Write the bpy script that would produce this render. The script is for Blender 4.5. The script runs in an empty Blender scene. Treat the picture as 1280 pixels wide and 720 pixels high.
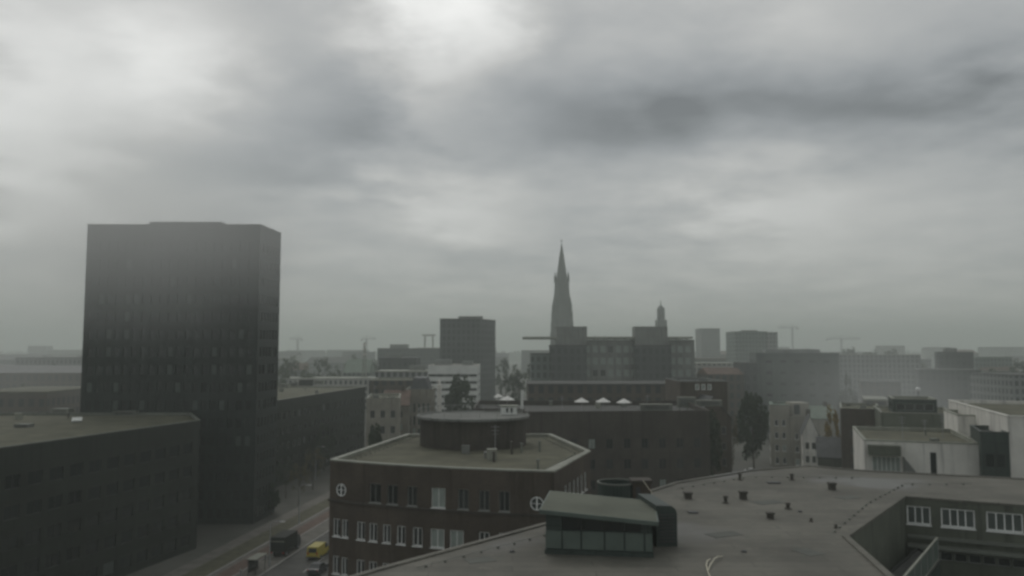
import bpy, bmesh, math, random
from mathutils import Vector, Matrix

SC = bpy.context.scene
COL = SC.collection
R = math.radians
random.seed(7)

# ------------------------------------------------------------------ camera
H = 32.0                      # eye height above the street
PITCH = math.atan(77.0 / 1000.0)
CP, SP = math.cos(PITCH), math.sin(PITCH)
cam_d = bpy.data.cameras.new('camera')
cam = bpy.data.objects.new('camera', cam_d)
COL.objects.link(cam)
cam.location = (0, 0, H)
cam.rotation_euler = (R(90) + PITCH, 0, 0)
cam_d.sensor_width = 36.0
cam_d.lens = 36.0 * 1000.0 / 1280.0
cam_d.dof.use_dof = True          # the phone focused on something close by, so the city is slightly soft
cam_d.dof.focus_distance = 1.0
cam_d.dof.aperture_fstop = 11.5
cam_d.clip_start = 0.5
cam_d.clip_end = 20000
SC.camera = cam


def ray(px, py):
    cx, cy = (px - 640) / 1000.0, (360 - py) / 1000.0
    return Vector((cx, CP - cy * SP, SP + cy * CP))


def on_z(px, py, z):
    d = ray(px, py)
    return Vector((0, 0, H)) + d * ((z - H) / d.z)


def at(px, py, Y):
    d = ray(px, py)
    return Vector((0, 0, H)) + d * (Y / d.y)


# ------------------------------------------------------------------ materials
def wall_group():
    g = bpy.data.node_groups.new('wall_coords', 'ShaderNodeTree')
    g.interface.new_socket('Vector', in_out='OUTPUT', socket_type='NodeSocketVector')
    n, l = g.nodes, g.links
    out = n.new('NodeGroupOutput')
    geo = n.new('ShaderNodeNewGeometry')
    tc = n.new('ShaderNodeTexCoord')
    sn = n.new('ShaderNodeSeparateXYZ')
    l.new(tc.outputs['Normal'], sn.inputs[0])
    neg = n.new('ShaderNodeMath'); neg.operation = 'MULTIPLY'; neg.inputs[1].default_value = -1
    l.new(sn.outputs['Y'], neg.inputs[0])
    tang = n.new('ShaderNodeCombineXYZ')
    l.new(neg.outputs[0], tang.inputs['X']); l.new(sn.outputs['X'], tang.inputs['Y'])
    dot = n.new('ShaderNodeVectorMath'); dot.operation = 'DOT_PRODUCT'
    l.new(tc.outputs['Object'], dot.inputs[0]); l.new(tang.outputs[0], dot.inputs[1])
    sp = n.new('ShaderNodeSeparateXYZ'); l.new(tc.outputs['Object'], sp.inputs[0])
    c = n.new('ShaderNodeCombineXYZ')
    l.new(dot.outputs['Value'], c.inputs['X']); l.new(sp.outputs['Z'], c.inputs['Y'])
    l.new(c.outputs[0], out.inputs[0])
    return g


WG = wall_group()


def new_mat(name):
    m = bpy.data.materials.new(name)
    m.use_nodes = True
    nt = m.node_tree
    return m, nt, nt.nodes, nt.links, nt.nodes['Principled BSDF']


def mixrgb(n, l, a, b, fac, mode='MIX'):
    x = n.new('ShaderNodeMix'); x.data_type = 'RGBA'; x.blend_type = mode
    for s, v in ((x.inputs['Factor'], fac), (x.inputs['A'], a), (x.inputs['B'], b)):
        if hasattr(v, 'is_linked') or hasattr(v, 'links'):
            l.new(v, s)
        elif isinstance(v, (int, float)):
            s.default_value = v
        else:
            s.default_value = (v[0], v[1], v[2], 1)
    return x.outputs['Result']


def noise(n, l, vec, scale, detail=4, rough=.6):
    t = n.new('ShaderNodeTexNoise'); t.inputs['Scale'].default_value = scale
    t.inputs['Detail'].default_value = detail; t.inputs['Roughness'].default_value = rough
    if vec is not None:
        l.new(vec, t.inputs['Vector'])
    return t.outputs['Fac']


def ramp(n, l, src, a, b):
    r = n.new('ShaderNodeMapRange'); r.inputs['From Min'].default_value = a; r.inputs['From Max'].default_value = b
    r.interpolation_type = 'SMOOTHSTEP'
    l.new(src, r.inputs['Value'])
    return r.outputs['Result']


def sc(c, k):
    return tuple(min(1, x * k) for x in c)


def mat(name, col, rough=.8, kind='plain', var=.25, scale=.35, metal=0, spec=.3, bump=.0, alt=None):
    """plain: mottled; brick: courses; panel: cladding joints; felt: sheets of roofing; windows: window pattern for far walls"""
    m, nt, n, l, p = new_mat(name)
    tc = n.new('ShaderNodeTexCoord'); vec = tc.outputs['Object']
    f1 = noise(n, l, vec, scale); f2 = noise(n, l, vec, scale * 9, 5, .7)
    base = mixrgb(n, l, sc(col, 1 - var), sc(col, 1 + var), ramp(n, l, f1, .3, .7))
    base = mixrgb(n, l, base, sc(alt or col, 1 - var * .9), ramp(n, l, f2, .5, .85))
    if kind in ('brick', 'panel') or any(q in name for q in ('render', 'stone', 'concrete')):
        g = n.new('ShaderNodeGroup'); g.node_tree = WG
        mp = n.new('ShaderNodeVectorMath'); mp.operation = 'MULTIPLY'; l.new(g.outputs[0], mp.inputs[0]); mp.inputs[1].default_value = (1.1, .07, 1)
        st = ramp(n, l, noise(n, l, mp.outputs[0], 1.0, 5, .65), .48, .72)
        base = mixrgb(n, l, base, sc(col, .62), st)
    if kind in ('brick', 'panel', 'windows'):
        g = n.new('ShaderNodeGroup'); g.node_tree = WG
        b = n.new('ShaderNodeTexBrick')
        l.new(g.outputs[0], b.inputs['Vector'])
        b.inputs['Scale'].default_value = 1
        if kind == 'brick':
            b.inputs['Brick Width'].default_value = .25; b.inputs['Row Height'].default_value = .083
            b.inputs['Mortar Size'].default_value = .012
            b.inputs['Color1'].default_value = (.8, .8, .8, 1); b.inputs['Color2'].default_value = (1.15, 1.1, 1.05, 1)
            b.inputs['Mortar'].default_value = (1.25, 1.25, 1.25, 1)
            base = mixrgb(n, l, base, b.outputs['Color'], 1.0, 'MULTIPLY')
        elif kind == 'panel':
            b.offset = 0
            b.inputs['Brick Width'].default_value = 1.5; b.inputs['Row Height'].default_value = 1.65
            b.inputs['Mortar Size'].default_value = .025
            b.inputs['Color1'].default_value = (.92, .92, .92, 1); b.inputs['Color2'].default_value = (1.05, 1.05, 1.05, 1)
            b.inputs['Mortar'].default_value = (.55, .55, .55, 1)
            base = mixrgb(n, l, base, b.outputs['Color'], 1.0, 'MULTIPLY')
        else:
            b.offset = 0
            b.inputs['Brick Width'].default_value = 2.6; b.inputs['Row Height'].default_value = 3.3
            b.inputs['Mortar Size'].default_value = .62; b.inputs['Mortar Smooth'].default_value = .0
            dark = mixrgb(n, l, (.02, .024, .026), (.07, .075, .075), b.outputs['Color'])
            base = mixrgb(n, l, dark, base, b.outputs['Fac'])
    if kind == 'felt':
        b = n.new('ShaderNodeTexBrick'); l.new(vec, b.inputs['Vector'])
        b.inputs['Scale'].default_value = 1
        b.inputs['Brick Width'].default_value = 9; b.inputs['Row Height'].default_value = 1.05
        b.inputs['Mortar Size'].default_value = .03
        b.inputs['Color1'].default_value = (.88, .88, .88, 1); b.inputs['Color2'].default_value = (1.08, 1.08, 1.08, 1)
        b.inputs['Mortar'].default_value = (.62, .62, .62, 1)
        base = mixrgb(n, l, base, b.outputs['Color'], 1.0, 'MULTIPLY')
        wet = ramp(n, l, noise(n, l, vec, scale * .45, 3, .5), .52, .66)
        base = mixrgb(n, l, base, sc(col, .55), wet)
        blot = ramp(n, l, noise(n, l, vec, .9, 6, .75), .56, .7)
        base = mixrgb(n, l, base, sc(col, 1.35), blot)
        rr = n.new('ShaderNodeMapRange'); l.new(wet, rr.inputs['Value'])
        rr.inputs['To Min'].default_value = rough; rr.inputs['To Max'].default_value = rough * .45
        l.new(rr.outputs[0], p.inputs['Roughness'])
    else:
        p.inputs['Roughness'].default_value = rough
    l.new(base, p.inputs['Base Color'])
    p.inputs['Metallic'].default_value = metal
    p.inputs['Specular IOR Level'].default_value = spec
    if bump:
        bp = n.new('ShaderNodeBump'); bp.inputs['Strength'].default_value = bump; bp.inputs['Distance'].default_value = .05
        l.new(f2, bp.inputs['Height']); l.new(bp.outputs[0], p.inputs['Normal'])
    return m


def leaf_mat(name, col, col2):
    m, nt, n, l, p = new_mat(name)
    tc = n.new('ShaderNodeTexCoord'); oi = n.new('ShaderNodeObjectInfo')
    f = noise(n, l, tc.outputs['Object'], .55, 3)
    base = mixrgb(n, l, col, col2, ramp(n, l, f, .35, .7))
    f2 = noise(n, l, tc.outputs['Object'], 4.0, 2)
    base = mixrgb(n, l, base, sc(col, .6), ramp(n, l, f2, .5, .8))
    l.new(base, p.inputs['Base Color']); p.inputs['Roughness'].default_value = .75
    p.inputs['Specular IOR Level'].default_value = .2
    return m


M = dict(
    brick=mat('brown_brick', (.084, .068, .054), .85, 'brick', .2, .25),
    brick_dark=mat('dark_brown_brick', (.066, .058, .050), .85, 'brick', .22, .2),
    brick_red=mat('red_brick', (.2, .09, .065), .85, 'brick', .2, .3),
    tower=mat('dark_cladding', (.022, .029, .027), .5, 'panel', .2, .12, spec=.4),
    dark=mat('dark_grey_cladding', (.026, .031, .025), .6, 'panel', .22, .12),
    slate=mat('blue_grey_cladding', (.095, .112, .105), .55, 'panel', .18, .1),
    grey=mat('grey_concrete', (.27, .28, .27), .85, 'plain', .15, .15),
    midgrey=mat('mid_grey_render', (.20, .205, .19), .85, 'plain', .18, .15),
    cream=mat('cream_render', (.33, .31, .26), .85, 'plain', .15, .2),
    beige=mat('beige_stone', (.25, .23, .19), .85, 'plain', .2, .3),
    white=mat('white_render', (.74, .72, .66), .8, 'plain', .1, .25),
    whitebox=mat('white_band', (.74, .75, .71), .7, 'plain', .1, .25),
    olive=mat('olive_render', (.125, .135, .105), .85, 'plain', .2, .2),
    teal=mat('dark_teal_panel', (.05, .066, .058), .5, 'panel', .15, .3),
    sea=mat('sea_green_panel', (.115, .145, .125), .5, 'plain', .12, .6),
    felt=mat('grey_roof_felt', (.140, .134, .112), .75, 'felt', .22, .16, spec=.3, bump=.15, alt=(.105, .130, .10)),
    patch=mat('new_felt_patch', (.10, .105, .09), .7, 'plain', .15, .8),
    gravel=mat('gravel_roof', (.115, .113, .078), .9, 'plain', .25, .3, bump=.3),
    darkroof=mat('dark_roof', (.075, .075, .07), .8, 'plain', .25, .3),
    tile=mat('red_roof_tile', (.12, .078, .06), .8, 'plain', .25, .5),
    slateroof=mat('slate_roof', (.085, .088, .09), .6, 'plain', .22, .5),
    copper=mat('green_copper_roof', (.15, .19, .15), .7, 'plain', .2, .4),
    zinc=mat('pale_zinc', (.27, .275, .23), .6, 'plain', .2, .5, metal=.0, spec=.3),
    dullzinc=mat('dull_zinc', (.16, .17, .145), .6, 'plain', .15, .5),
    frame=mat('white_frame', (.84, .85, .82), .5, 'plain', .06, 1.),
    greyframe=mat('grey_frame', (.30, .31, .29), .5, 'plain', .1, 1.),
    darkframe=mat('dark_frame', (.05, .052, .05), .5, 'plain', .15, 1.),
    dimblind=mat('half_drawn_blind', (.085, .10, .092), .3, 'plain', .12, .8, spec=.4),
    blind=mat('pale_curtained_glass', (.30, .34, .31), .25, 'plain', .12, .8, spec=.5),
    asphalt=mat('asphalt', (.10, .098, .09), .8, 'plain', .2, .25, bump=.1),
    paving=mat('paving', (.17, .16, .14), .85, 'plain', .2, .5),
    redpath=mat('red_paving', (.15, .105, .085), .85, 'plain', .2, .6),
    verge=mat('verge', (.11, .105, .07), .9, 'plain', .25, .7),
    ground=mat('ground', (.10, .098, .085), .9, 'plain', .3, .03),
    kerb=mat('kerb_stone', (.32, .31, .29), .8, 'plain', .12, 1.),
    mark=mat('road_paint', (.6, .6, .56), .7, 'plain', .15, 2.),
    metal=mat('galvanised_steel', (.32, .33, .33), .45, 'plain', .12, 1., spec=.5),
    ventmetal=mat('weathered_vent', (.065, .058, .048), .7, 'plain', .25, 2.),
    darkmetal=mat('dark_steel', (.06, .06, .06), .5, 'plain', .2, 1., spec=.4),
    cable=mat('pale_cable', (.62, .58, .46), .6, 'plain', .1, 2.),
    canvas=mat('white_canvas', (.74, .73, .69), .8, 'plain', .06, 1.),
    bark=mat('bark', (.075, .06, .045), .9, 'plain', .3, 2.),
    rubber=mat('rubber', (.02, .02, .02), .8, 'plain', .1, 2.),
    yellow=mat('yellow_paint', (.46, .38, .05), .35, 'plain', .06, 1., spec=.5),
    carwhite=mat('white_car_paint', (.72, .73, .72), .3, 'plain', .05, 1., spec=.5),
    carsilver=mat('silver_car_paint', (.42, .44, .44), .3, 'plain', .05, 1., spec=.5),
    cardark=mat('dark_car_paint', (.035, .037, .042), .3, 'plain', .1, 1., spec=.5),
    carred=mat('red_car_paint', (.12, .03, .025), .3, 'plain', .1, 1., spec=.5),
    redlens=mat('red_lens', (.45, .03, .02), .25, 'plain', .05, 1., spec=.5),
    lens=mat('clear_lens', (.7, .7, .68), .2, 'plain', .05, 1., spec=.5),
    stone=mat('blackened_stone', (.05, .053, .05), .9, 'plain', .25, .1),
    far_grey=mat('far_grey_facade', (.22, .225, .22), .8, 'windows', .15, .05),
    far_brown=mat('far_brown_facade', (.105, .088, .072), .8, 'windows', .2, .05),
    far_pale=mat('far_pale_facade', (.38, .37, .34), .8, 'windows', .12, .05),
    far_dark=mat('far_dark_facade', (.085, .09, .09), .7, 'windows', .2, .05),
    far_green=mat('far_green_facade', (.14, .17, .155), .7, 'windows', .15, .05),
    leaf_dark=leaf_mat('dark_leaves', (.032, .050, .026), (.055, .075, .038)),
    leaf=leaf_mat('green_leaves', (.05, .075, .035), (.09, .11, .055)),
    leaf_yellow=leaf_mat('yellow_leaves', (.22, .16, .045), (.36, .25, .08)),
    leaf_brown=leaf_mat('olive_brown_leaves', (.10, .085, .045), (.15, .13, .07)),
)


def glass_mat():
    m, nt, n, l, p = new_mat('dark_glass')
    tc = n.new('ShaderNodeTexCoord'); oi = n.new('ShaderNodeObjectInfo')
    base = mixrgb(n, l, (.012, .015, .015), (.05, .056, .054), oi.outputs['Random'])
    l.new(base, p.inputs['Base Color']); p.inputs['Roughness'].default_value = .12
    p.inputs['Specular IOR Level'].default_value = .5
    return m


M['glass'] = glass_mat()

# ------------------------------------------------------------------ object helpers


def tag(o, label=None, cat=None, group=None, kind=None):
    if label: o['label'] = label
    if cat: o['category'] = cat
    if group: o['group'] = group
    if kind: o['kind'] = kind
    return o


def root(name, loc, label, cat, group=None, rz=0):
    o = bpy.data.objects.new(name, None)
    o.empty_display_size = .5
    COL.objects.link(o)
    o.location = loc
    o.rotation_euler = (0, 0, rz)
    tag(o, label, cat, group)
    return o


def link(name, me, parent=None, loc=(0, 0, 0), rz=0):
    o = bpy.data.objects.new(name, me)
    COL.objects.link(o)
    o.location = loc
    o.rotation_euler = (0, 0, rz)
    if parent is not None:
        o.parent = parent
    return o


class MB:
    """collects faces for one mesh"""

    def __init__(s):
        s.v, s.f, s.m = [], [], []

    def face(s, pts, mi=0):
        i = len(s.v)
        s.v += [tuple(p) for p in pts]
        s.f.append(tuple(range(i, i + len(pts)))); s.m.append(mi)

    def box(s, a, b, mi=0):
        (x0, y0, z0), (x1, y1, z1) = a, b
        c = [(x0, y0, z0), (x1, y0, z0), (x1, y1, z0), (x0, y1, z0), (x0, y0, z1), (x1, y0, z1), (x1, y1, z1), (x0, y1, z1)]
        i = len(s.v); s.v += c
        for q in ((0, 3, 2, 1), (4, 5, 6, 7), (0, 1, 5, 4), (1, 2, 6, 5), (2, 3, 7, 6), (3, 0, 4, 7)):
            s.f.append(tuple(i + k for k in q)); s.m.append(mi)
        return s

    def prism(s, pts, z0, z1, mi=0, top=True, bottom=True):
        n = len(pts); i = len(s.v)
        s.v += [(p[0], p[1], z0) for p in pts] + [(p[0], p[1], z1) for p in pts]
        for k in range(n):
            s.f.append((i + k, i + (k + 1) % n, i + n + (k + 1) % n, i + n + k)); s.m.append(mi)
        if top: s.f.append(tuple(i + n + k for k in range(n))); s.m.append(mi)
        if bottom: s.f.append(tuple(i + n - 1 - k for k in range(n))); s.m.append(mi)
        return s

    def lathe(s, prof, seg=12, cx=0, cy=0, a0=0, mi=0):
        rows = []
        for r, z in prof:
            i = len(s.v)
            s.v += [(cx + r * math.cos(a0 + 2 * math.pi * k / seg), cy + r * math.sin(a0 + 2 * math.pi * k / seg), z) for k in range(seg)]
            rows.append(i)
        for a, b in zip(rows, rows[1:]):
            for k in range(seg):
                s.f.append((a + k, a + (k + 1) % seg, b + (k + 1) % seg, b + k)); s.m.append(mi)
        s.f.append(tuple(rows[0] + seg - 1 - k for k in range(seg))); s.m.append(mi)
        s.f.append(tuple(rows[-1] + k for k in range(seg))); s.m.append(mi)
        return s

    def tube(s, pts, r, seg=6, r1=None, mi=0):
        pts = [Vector(p) for p in pts]; n = len(pts); rows = []
        for k, p in enumerate(pts):
            d = (pts[min(k + 1, n - 1)] - pts[max(k - 1, 0)]).normalized()
            up = Vector((0, 0, 1)) if abs(d.z) < .9 else Vector((1, 0, 0))
            a = d.cross(up).normalized(); b = a.cross(d)
            rr = r if r1 is None else r + (r1 - r) * k / max(1, n - 1)
            i = len(s.v); rows.append(i)
            s.v += [tuple(p + (a * math.cos(2 * math.pi * j / seg) - b * math.sin(2 * math.pi * j / seg)) * rr) for j in range(seg)]
        for a, b in zip(rows, rows[1:]):
            for k in range(seg):
                s.f.append((a + k, b + k, b + (k + 1) % seg, a + (k + 1) % seg)); s.m.append(mi)
        s.f.append(tuple(rows[0] + k for k in range(seg))); s.m.append(mi)
        s.f.append(tuple(rows[-1] + seg - 1 - k for k in range(seg))); s.m.append(mi)
        return s

    def mesh(s, name, mats, off=(0, 0, 0)):
        me = bpy.data.meshes.new(name)
        ox, oy, oz = off
        me.from_pydata([(x - ox, y - oy, z - oz) for x, y, z in s.v], [], s.f)
        for m in (mats if isinstance(mats, (list, tuple)) else [mats]):
            me.materials.append(m)
        for p, mi in zip(me.polygons, s.m):
            p.material_index = mi
        me.update()
        return me

    def part(s, name, mats, parent, off=(0, 0, 0)):
        return link(name, s.mesh(name, mats, off), parent)


def inset(poly, t):
    """offset a CCW polygon inwards by t (outwards when t < 0)"""
    n = len(poly); out = []
    for i in range(n):
        p0, p1, p2 = Vector(poly[i - 1]), Vector(poly[i]), Vector(poly[(i + 1) % n])
        d1, d2 = (p1 - p0).normalized(), (p2 - p1).normalized()
        n1, n2 = Vector((-d1.y, d1.x)), Vector((-d2.y, d2.x))
        k = 1 + n1.dot(n2)
        out.append(tuple(p1 + (n1 + n2) * (t / max(k, .3))))
    return out


def ccw(poly):
    poly = [tuple(p[:2]) for p in poly]
    a = sum(poly[i][0] * poly[(i + 1) % len(poly)][1] - poly[(i + 1) % len(poly)][0] * poly[i][1] for i in range(len(poly)))
    return poly if a > 0 else poly[::-1]


# ------------------------------------------------------------------ windows
WIN = {}


def window_meshes(w, h, cols, rows, fw, fmat, pane, sill):
    key = (round(w, 2), round(h, 2), cols, rows, fw, fmat, pane, sill)
    if key in WIN: return WIN[key]
    y0, y1 = .09, .17
    b = MB()
    b.box((0, y0, 0), (fw, y1, h)); b.box((w - fw, y0, 0), (w, y1, h))
    b.box((fw, y0, 0), (w - fw, y1, fw)); b.box((fw, y0, h - fw), (w - fw, y1, h))
    iw, mw = w - 2 * fw, fw * .85
    xs = [fw + iw * k / cols for k in range(1, cols)]
    for x in xs:
        b.box((x - mw / 2, y0 + .008, fw), (x + mw / 2, y1, h - fw))
    xe = [fw] + [v for x in xs for v in (x - mw / 2, x + mw / 2)] + [w - fw]
    for k in range(1, rows):
        z = fw + (h - 2 * fw) * k / rows
        for a, c in zip(xe[::2], xe[1::2]):
            b.box((a, y0 + .012, z - mw / 2), (c, y1, z + mw / 2))
    fm = b.mesh('window_frame', M[fmat])
    p = MB(); p.face([(0, .14, 0), (w, .14, 0), (w, .14, h), (0, .14, h)])
    pm = p.mesh('window_pane', M[pane])
    sm = None
    if sill:
        sb = MB(); sb.box((-.06, -.10, -.09), (w + .06, .09, -.004)); sm = sb.mesh('window_sill', M[fmat if fmat != 'darkframe' else 'dullzinc'])
    WIN[key] = (fm, pm, sm)
    return WIN[key]


def put_window(parent, off, A, ang, u, z, w, h, cols=1, rows=1, fw=.07, fmat='frame', pane='glass', sill=False, **_):
    fm, pm, sm = window_meshes(w, h, cols, rows, fw, fmat, pane, sill)
    d = Vector((math.cos(ang), math.sin(ang)))
    o = link('window', fm, parent, (A[0] + d.x * u - off[0], A[1] + d.y * u - off[1], z - off[2]), ang)
    link('pane', pm, o)
    if sm: link('sill', sm, o)
    return o


def wall_face(b, A, B, z0, z1, ops, depth=.2):
    A, B = Vector(A[:2]), Vector(B[:2])
    L = (B - A).length; d = (B - A) / L; inn = Vector((-d.y, d.x))
    us = sorted({0, L} | {x for o in ops for x in (o[0], o[1])})
    zs = sorted({z0, z1} | {x for o in ops for x in (o[2], o[3])})

    def pt(u, z, k=0):
        p = A + d * u + inn * k
        return (p.x, p.y, z)
    for zi in range(len(zs) - 1):
        za, zb = zs[zi], zs[zi + 1]; zc = (za + zb) / 2
        run = None
        for ui in range(len(us) - 1):
            ua, ub = us[ui], us[ui + 1]; uc = (ua + ub) / 2
            hole = any(o[0] < uc < o[1] and o[2] < zc < o[3] for o in ops)
            if hole:
                if run is not None: b.face([pt(run, za), pt(ua, za), pt(ua, zb), pt(run, zb)]); run = None
            elif run is None: run = ua
        if run is not None: b.face([pt(run, za), pt(L, za), pt(L, zb), pt(run, zb)])
    for o in ops:
        u0, u1, v0, v1 = o[:4]
        b.face([pt(u0, v0), pt(u0, v0, depth), pt(u0, v1, depth), pt(u0, v1)][::-1])
        b.face([pt(u1, v0), pt(u1, v0, depth), pt(u1, v1, depth), pt(u1, v1)])
        b.face([pt(u0, v0), pt(u1, v0), pt(u1, v0, depth), pt(u0, v0, depth)])
        b.face([pt(u0, v1), pt(u1, v1), pt(u1, v1, depth), pt(u0, v1, depth)][::-1])


def grid(L, z0, z1, w=1.3, h=1.6, gap=.9, margin=.8, floor=3.3, sill_h=.95, skip=0, top=.4, **kw):
    ops = []
    n = int((L - 2 * margin + gap) / (w + gap))
    if n < 1: return ops
    m = (L - n * w - (n - 1) * gap) / 2
    nf = int((z1 - z0 - top) / floor)
    for f in range(skip, nf):
        zb = z0 + f * floor + sill_h
        if zb + h > z1 - .25: continue
        for k in range(n):
            u = m + k * (w + gap)
            ops.append((u, u + w, zb, zb + h, kw))
    return ops


def building(name, label, cat, foot, z1, wall, roof, win=None, ops=None, z0=0, parapet=.45, cop='dullzinc', cop_w=.3, group=None, rnd=1, blinds=.12, limit=100, bm='blind', clutter=0, keep=()):
    """a flat-roofed building: wall with real openings, coping, roof and window parts"""
    foot = ccw(foot); n = len(foot)
    cx = sum(p[0] for p in foot) / n; cy = sum(p[1] for p in foot) / n
    off = (cx, cy, z0)
    ro = root(name, (cx, cy, z0), label, cat, group)
    rng = random.Random(rnd)
    b = MB(); wins = []
    for i in range(n):
        A, B = Vector(foot[i]), Vector(foot[(i + 1) % n])
        d = B - A; nrm = Vector((d.y, -d.x))
        faces = nrm.dot(-(A + B) / 2) > -.35 * nrm.length * ((A + B) / 2).length * .2
        o = []
        if ops and i in ops: o = ops[i]
        elif win and faces: o = grid(d.length, z0, z1, **win)
        wall_face(b, A, B, z0, z1, o)
        for q in o: wins.append((A, math.atan2(d.y, d.x), q))
    b.part('wall', M[wall], ro, off)
    inn = inset(foot, cop_w); outp = inset(foot, -.06)
    c = MB()
    for i in range(n):
        j = (i + 1) % n
        a0, a1, b0, b1 = outp[i], outp[j], inn[i], inn[j]
        zt, zb, zr = z1 + .07, z1 - .08, z1 - parapet
        c.face([(*a0, zb), (*a1, zb), (*a1, zt), (*a0, zt)])
        c.face([(*a0, zt), (*a1, zt), (*b1, zt), (*b0, zt)])
        c.face([(*b1, zr), (*b0, zr), (*b0, zt), (*b1, zt)])
        c.face([(*a1, zb), (*a0, zb), (*b0, zb), (*b1, zb)])
    c.part('coping', M[cop], ro, off)
    r = MB(); r.face([(*p, z1 - parapet + .02) for p in inset(foot, cop_w - .02)])
    r.part('roof', M[roof], ro, off)
    wins.sort(key=lambda t: (t[0] + Vector((math.cos(t[1]), math.sin(t[1]))) * t[2][0]).length + abs(t[2][2] - H) * .3)
    rest = MB()
    for k, (A, ang, q) in enumerate(wins):
        kw = dict(q[4]) if len(q) > 4 else {}
        if 'pane' not in kw and rng.random() < blinds: kw['pane'] = bm
        if k < limit:
            put_window(ro, off, A, ang, q[0], q[2], q[1] - q[0], q[3] - q[2], **kw)
        else:
            dd = Vector((math.cos(ang), math.sin(ang), 0)); ii = Vector((-dd.y, dd.x, 0)); A3 = Vector((A[0], A[1], 0))
            w, h, fw = q[1] - q[0], q[3] - q[2], kw.get('fw', .07)
            for (ua, ub, za, zb, dp, mi) in ((0, w, 0, h, .14, 1 if kw.get('pane') not in ('blind', 'dimblind') else 2), (0, fw, 0, h, .1, 0), (w - fw, w, 0, h, .1, 0), (fw, w - fw, 0, fw, .1, 0), (fw, w - fw, h - fw, h, .1, 0)):
                P = [A3 + dd * (q[0] + u) + ii * dp + Vector((0, 0, q[2] + z)) for u, z in ((ua, za), (ub, za), (ub, zb), (ua, zb))]
                rest.face(P, mi)
    if rest.f:
        w = rest.part('windows', [M[kw.get('fmat', 'frame')], M['glass'], M[bm]], ro, off)
        w['kind'] = 'stuff'
    if clutter:
        xs, ys = [p[0] for p in foot], [p[1] for p in foot]; zr = z1 - parapet + .02
        for k in range(clutter):
            for _ in range(30):
                x, y = rng.uniform(min(xs), max(xs)), rng.uniform(min(ys), max(ys))
                inside = all((foot[(i + 1) % n][0] - foot[i][0]) * (y - foot[i][1]) - (foot[(i + 1) % n][1] - foot[i][1]) * (x - foot[i][0]) > 1.3 * math.hypot(foot[(i + 1) % n][0] - foot[i][0], foot[(i + 1) % n][1] - foot[i][1]) for i in range(n))
                if inside and not any(math.hypot(x - a_, y - b_) < r_ for a_, b_, r_ in keep): break
            else: continue
            t = rng.random(); q = MB()
            if t < .4:
                w_, d_, h_ = rng.uniform(.5, 1.4), rng.uniform(.4, .9), rng.uniform(.4, 1.1)
                q.prism(rect(x, y, w_, d_, rng.choice((0, .2, -.2))), zr, zr + h_); q.prism(rect(x, y, w_ + .12, d_ + .12, 0), zr + h_ + .002, zr + h_ + .07); nm, mm = 'roof_unit', rng.choice(('dullzinc', 'midgrey', 'zinc'))
            elif t < .75:
                h_ = rng.uniform(.5, 1.3); q.lathe([(.12, zr), (.12, zr + h_), (.2, zr + h_ + .02), (.2, zr + h_ + .1), (.03, zr + h_ + .22)], 9, x, y); nm, mm = 'vent_pipe', rng.choice(('ventmetal', 'dullzinc'))
            else:
                h_ = rng.uniform(2, 3.6); q.tube([(x, y, zr), (x, y, zr + h_)], .035, 5)
                for f_ in (.7, .82, .94): q.tube([(x - .5 * f_, y, zr + h_ * f_), (x + .5 * f_, y, zr + h_ * f_)], .02, 4)
                nm, mm = 'aerial', 'metal'
            q.part(nm, M[mm], ro, off)
    return ro, off, foot


def rect(cx, cy, w, d, ang=0):
    c, s = math.cos(ang), math.sin(ang)
    return [(cx + x * c - y * s, cy + x * s + y * c) for x, y in ((-w / 2, -d / 2), (w / 2, -d / 2), (w / 2, d / 2), (-w / 2, d / 2))]


def px_rect(p0, p1, Y, d, ang=0):
    """footprint whose near face runs from column p0 (at distance Y) to column p1, turned by ang"""
    k0, k1 = (p0 - 640) / 1000 * .998, (p1 - 640) / 1000 * .998
    x0 = k0 * Y
    c, s = math.cos(ang), math.sin(ang)
    w = (k1 * Y - x0) / (c - k1 * s)
    return [(x0, Y), (x0 + w * c, Y + w * s), (x0 + w * c - d * s, Y + w * s + d * c), (x0 - d * s, Y + d * c)]


def zpx(py, Y):
    return at(640, py, Y).z


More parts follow.
